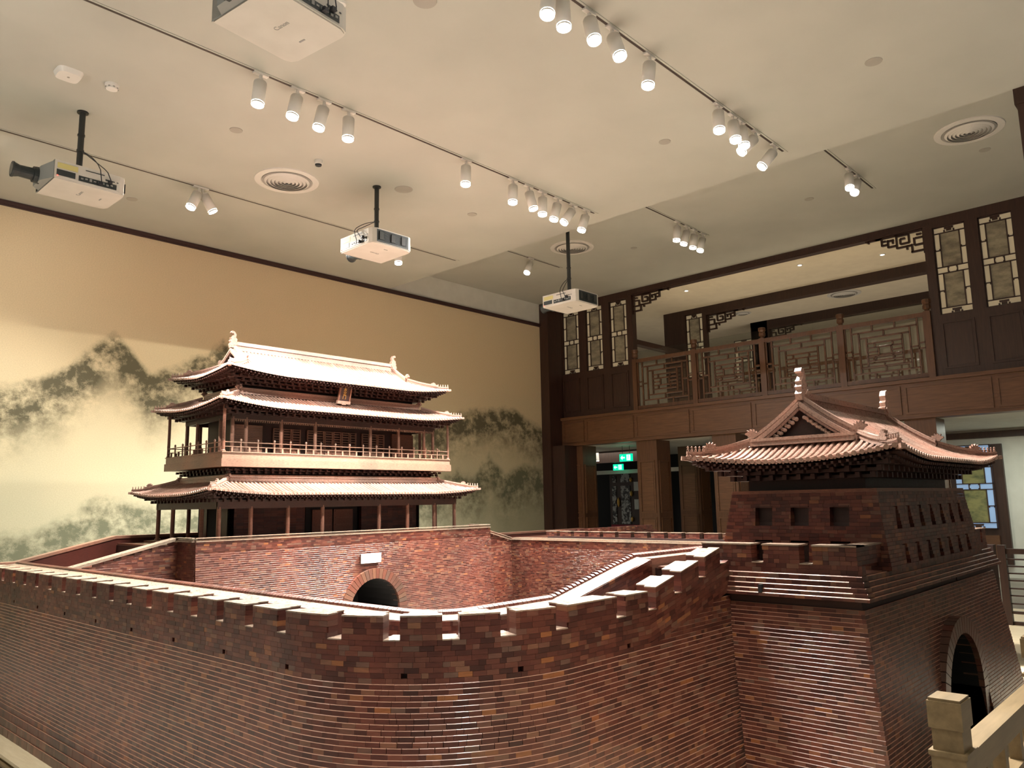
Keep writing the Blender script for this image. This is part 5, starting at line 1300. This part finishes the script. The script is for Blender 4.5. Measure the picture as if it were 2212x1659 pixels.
def gable(rt, org, cx, cy, gx, bb, lim, Z, ztop, sgn, m_in, par, ridgew=.04, ridgeh=.05, bead=False, nb=8):
    """gable wall, verge ridges and barge boards at x = cx + sgn * gx"""
    x = cx + sgn * gx; b = MB(org); N_ = 10
    L_ = bb - lim
    for s_ in (-1, 1):
        pts = [(x - sgn * .01, cy + s_ * L_ * (1 - k / N_), 0) for k in range(N_ + 1)]
        pts = [(p[0], p[1], Zg(Z, cx, gx, p[1]) + .008) for p in pts]
        ridge_line(b, pts, ridgew, ridgeh)
        # verge tiles and barge board outside
        o2 = [(x + sgn * .03, p[1], p[2] - .012) for p in pts]
        for p, q in zip(o2, o2[1:]): b.beam(p, q, .028, .016, .8); b.beam((p[0] + sgn * .004, p[1], p[2] - .022), (q[0] + sgn * .004, q[1], q[2] - .022), .012, .014, .3); b.beam((p[0], p[1], p[2] + .014), (q[0], q[1], q[2] + .014), .018, .012, .9)
    put('verge_ridge', b, m_roof, rt)
    b = MB(org); P = [(cy + s_ * L_ * (1 - k / N_)) for s_ in (-1,) for k in range(N_ + 1)] + [(cy + L_ * (k / N_)) for k in range(1, N_ + 1)]
    top = [(x - sgn * .02, yy, Zg(Z, cx, gx, yy) - .004) for yy in P]; zb_ = min(t_[2] for t_ in top) - .01
    n = len(top); V = top + [(x - sgn * .02, yy, zb_) for yy in P] + [(x - sgn * .05, yy, zz) for (_, yy, zz) in top] + [(x - sgn * .05, yy, zb_) for yy in P]
    b.add(V, [(i, i + 1, n + i + 1, n + i) for i in range(n - 1)] + [(2 * n + i, 2 * n + i + 1, 3 * n + i + 1, 3 * n + i) for i in range(n - 1)], .3); put('gable_board', b, m_in, rt)
    b = MB(org); ridge_line(b, [(x + sgn * .035, cy - L_ * .97, zb_ + .005), (x + sgn * .035, cy + L_ * .97, zb_ + .005)], .06, ridgeh * .9, .95); put('gable_sill_ridge', b, m_roof, rt, label='bright bevelled ridge across the foot of the gable')
    for s_ in (-1, 1):
        b = MB(org); yy = cy + s_ * L_; beast(b, (x, yy, Zg(Z, cx, gx, yy) + ridgeh), (0, s_), .036 if not bead else .034); put('ridge_beast', b, m_roof, rt)
    if bead:
        for s_ in (-1, 1):
            for k in range(nb):
                yy = cy + s_ * L_ * (.10 + .78 * k / (nb - 1)); zz = Zg(Z, cx, gx, yy) - .062
                b = MB(org); b.lathe((x + sgn * .012, yy, zz - .010), [(.006, 0), (.013, .007), (.013, .017), (.006, .024)], 8, 1.0); b.lathe((x + sgn * .012, yy + .016, zz - .002), [(.005, 0), (.011, .006), (.011, .014), (.005, .02)], 8, 1.0); put('gable_bead', b, m_roof, rt)
def Zg(Z, cx, gx, y): return Z(cx + gx * .999, y)
for s_ in (-1, 1): gable(rt, ORG4, GX, GY, 1.14, .69, .39, Z3, 3.4, s_, m_roofdk, gt)
b = MB(ORG4); ridge_line(b, [(GX - 1.13, GY, 3.372), (GX + 1.13, GY, 3.372)], .055, .10, .7); put('main_ridge', b, m_roof, rt)
for s_ in (-1, 1): b = MB(ORG4); chiwen(b, (GX + s_ * 1.14, GY, 3.42), (-s_, 0), .085); put('ridge_dragon', b, m_roof, rt)
# name plaque under the top eave
pq = thing('name_plaque', (5.36, 7.735, 2.84), 'dark vertical name plaque with gold characters under the top eave', 'plaque'); pq.rotation_euler = (math.radians(16), 0, 0)
def PQ(name, b, m): return link(name, b.mesh(name, m), pq)
b = MB(); b.box(-.075, .075, 0, .015, -.01, .16, .2); PQ('board', b, m_core)
b = MB(); b.box(-.085, -.068, -.012, .01, -.02, .165, .6); b.box(.068, .085, -.012, .01, -.02, .165, .6); b.box(-.085, .085, -.012, .01, .155, .17, .6); PQ('frame', b, m_wood)
b = MB(); b.box(-.09, .09, -.016, .016, -.045, -.01, 1); b.box(-.03, .03, -.016, .016, -.055, -.045, 1); PQ('foot_board', b, m_roof)
cu = bpy.data.curves.new('gold_characters', 'FONT'); cu.body = '永\n定\n门'; cu.size = .050; cu.space_line = .93; cu.extrude = .001; cu.align_x = 'CENTER'; cu.align_y = 'CENTER'; cu.materials.append(m_gold)
text_mesh('gold_characters', cu, pq, (0, -.003, .078), (PI / 2, 0, 0))

# ================================================================== ARCHERY TOWER
AXC, AYC = 5.30, 1.89
ORG5 = (AXC, AYC, 1.212)
at_ = thing('archery_tower', ORG5, 'smaller brick arrow tower model with rows of shooting windows and gabled roof', 'model tower')
bx0, bx1, by0, by1 = 4.43, 6.17, 1.467, 2.31
k_ = .16
def oa(z): return (1.622 - z) * k_
pL = Path([('l', by1 - by0, ((bx0, by1), (0, -1)))]); pF = Path([('l', bx1 - bx0, ((bx0, by0), (1, 0)))])
wy = [2.105, 1.889, 1.665]; wzs = [(1.430, 1.548), (1.228, 1.346)]
wxs = [4.66 + .214 * k for k in range(7)]; wzf = [(1.425, 1.548), (1.225, 1.340)]
def skL(a, c, z0, z1): zm = (z0 + z1) / 2; return any(z_[0] < zm < z_[1] and (by1 - a) > y_ - .052 and (by1 - c) < y_ + .052 for y_ in wy for z_ in wzs)
def skF(a, c, z0, z1): zm = (z0 + z1) / 2; return any(z_[0] < zm < z_[1] and bx0 + c > x_ - .038 and bx0 + a < x_ + .038 for x_ in wxs for z_ in wzf)
b = MB(ORG5)
def wall_open(pth, L, conv, holes, hw_):
    for z0, z1 in rows_between(1.212, 1.622, .0205):
        zm = (z0 + z1) / 2; o_ = oa(z0); cuts = sorted([(conv(c_) - hw_, conv(c_) + hw_) for c_, za, zb in holes if za < zm < zb]); s = -o_; segs = []
        for a, c in cuts: segs.append((s, a)); s = c
        segs.append((s, L + o_))
        for a, c in segs: wall_bricks(b, pth, [(z0, z1)], a, c, oa, depth=.055)
wall_open(pL, by1 - by0, lambda y_: by1 - y_, [(y_, *z_) for y_ in wy for z_ in wzs], .052)
wall_open(pF, bx1 - bx0, lambda x_: x_ - bx0, [(x_, *z_) for x_ in wxs for z_ in wzf], .037)
put('brick_courses', b, m_brick, at_, kind='stuff')
b = MB(ORG5); b.hexa([(bx0 - .01, by0 - .01, 1.212), (bx1 + .05, by0 - .01, 1.212), (bx1 + .05, by1, 1.212), (bx0 - .01, by1, 1.212), (bx0 + .05, by0 + .05, 1.62), (bx1 - .05, by0 + .05, 1.62), (bx1 - .05, by1, 1.62), (bx0 + .05, by1, 1.62)], .2); put('core', b, m_core, at_)
for y_ in wy:
    for za, zb in wzs:
        b = MB(ORG5); xo = bx0 - oa((za + zb) / 2); b.box(xo + .047, xo + .050, y_ - .05, y_ + .05, za, zb, .0); b.m = 0; b.box(xo + .002, xo + .04, y_ - .052, y_ + .052, zb - .004, zb, .5); b.box(xo - .004, xo + .04, y_ - .052, y_ + .052, za - .002, za + .004, .8); put('side_window', b, m_roofdk, at_)
for x_ in wxs:
    for za, zb in wzf:
        b = MB(ORG5); yo = by0 - oa((za + zb) / 2); b.box(x_ - .037, x_ + .037, yo + .022, yo + .028, za, zb, .2); b.m = 1; b.box(x_ - .030, x_ + .030, yo + .012, yo + .020, za + .006, zb - .012, .82); b.m = 0; put('shutter_window', b, [m_roofdk, m_brick], at_)
b = MB(ORG5); b.box(bx0 - .004, bx1 + .004, by0 - .004, by1, 1.622, 1.640, .5); put('wall_cap', b, m_wood, at_)
b = MB(ORG5); b.box(4.52, 6.08, 1.55, 2.24, 1.63, 1.86, .1); put('timber_wall', b, m_roofdk, at_)
ORGB = ORG5; PARB = at_
brackets(AXC, AYC, .80, .36, 1.70, 1.80, 3, .16)
rt, ZA = roof(at_, 'tiled_roof', ORG5, AXC, AYC, 1.045, .615, 1.80, .345, 1.50, gx=.75, lift=.055, RL=.55, pitch=.041, single_side=True, tw=.31)
hips(rt, ORG5, AXC, AYC, 1.045, .615, ZA, .295, .036, .046, 5, .024)
for s_ in (-1, 1): gable(rt, ORG5, AXC, AYC, .75, .615, .295, ZA, 2.1, s_, m_roofdk, at_, .042, .05, bead=(s_ == -1), nb=11)
b = MB(ORG5); ridge_line(b, [(AXC - .74, AYC, 2.13), (AXC + .74, AYC, 2.13)], .05, .085, .4); put('main_ridge', b, m_roof, rt)
for s_ in (-1, 1): b = MB(ORG5); chiwen(b, (AXC + s_ * .73, AYC, 2.19), (-s_, 0), .085, .9); put('ridge_dragon', b, m_roof, rt)

# ================================================================== near guard railing
gr = thing('guard_railing', (2.68, .735, 0), 'oak guard railing with square posts in front of the arch, lower right', 'railing'); o = (2.68, .735, 0)
for x in (2.685, 4.00, 5.32, 6.64):
    b = MB(o); w = .055
    b.box(x - w * .85, x + w * .85, .735 - w * .75, .735 + w * .75, .85, .915)
    b.box(x - w, x + w, .735 - w * .85, .735 + w * .85, .0, .845); b.box(x - w * 1.08, x + w * 1.08, .735 - w * .95, .735 + w * .95, .838, .852)
    b.hexa([(x - w, .735 - w * .85, .915), (x + w, .735 - w * .85, .915), (x + w, .735 + w * .85, .915), (x - w, .735 + w * .85, .915), (x - w, .735 - w * .85, .992), (x + w, .735 - w * .85, .992), (x + w, .735 + w * .85, .992), (x - w, .735 + w * .85, .992)])
    b.box(x - w * .92, x + w * .92, .735 - w * .78, .735 + w * .78, .992, 1.0); b.box(x - w * 1.25, x + w * 1.25, .735 - w * 1.1, .735 + w * 1.1, 0, .10)
    put('post', b, m_tan, gr)
for z0, z1 in ((.755, .83), (.60, .64), (.12, .17)):
    for xa, xb in ((2.74, 3.945), (4.055, 5.265), (5.375, 6.585)):
        b = MB(o); b.box(xa, xb, .700 if z0 > .7 else .71, .765 if z0 > .7 else .76, z0, z1); put('rail', b, m_tan, gr)
for xa, xb in ((2.74, 3.945), (4.055, 5.265), (5.375, 6.585)):
    n = 5
    for k in range(1, n):
        x = xa + (xb - xa) * k / n; b = MB(o); b.box(x - .015, x + .015, .72, .75, .17, .60); put('baluster', b, m_tan, gr)
        b = MB(o); b.box(x - .02, x + .02, .715, .755, .64, .755); put('strut', b, m_tan, gr)

for i, (x, aim, pw) in enumerate(((-1.0, (1.5, 11.7, 3.0), 15), (1.2, (3.4, 11.7, 2.6), 30), (1.7, (4.8, 11.7, 3.4), 60))):  # unseen lamps added to brighten the mural wall
    spotlamp(x, 9.47, ZL, Vector(aim) - Vector((x, 9.47, ZL)), 'added cylinder spotlight unseen beyond the left edge washing the mural, ' + ORD[i] + ' from the left', 'added mural washing spotlights', pw, cone=110, blend=1)
# unseen spotlights added beyond the frame to brighten the model
for i, (x, y, aim, pw, cone) in enumerate(((1.0, 6.46, (4.5, 8.0, 2.9), 7000, 24), (.6, 6.46, (6.2, 8.0, 2.7), 5500, 22), (2.9, 3.627, (4.8, 8.0, 2.6), 2500, 24), (2.2, 3.627, (2.3, 2.4, .9), 300, 50), (3.1, 3.627, (3.3, 2.3, 1.0), 300, 46), (.1, 6.46, (2.0, 5.0, .9), 650, 55), (3.7, 3.627, (5.5, 7.3, .9), 1800, 34), (1.2, .8, (4.6, 1.8, 2.1), 200, 16), (1.8, .8, (2.9, 2.1, .8), 350, 44), (.2, .8, (2.2, 2.4, .8), 750, 46))):
    d = Vector(aim) - Vector((x, y, ZL)); spotlamp(x, y, ZL, d, ('added cylinder spotlight unseen above the top edge, %s of those aimed at the model' % ORD[i]), 'added spotlights beyond the frame', pw, cone=cone, blend=1, col=(1, .96, .90))
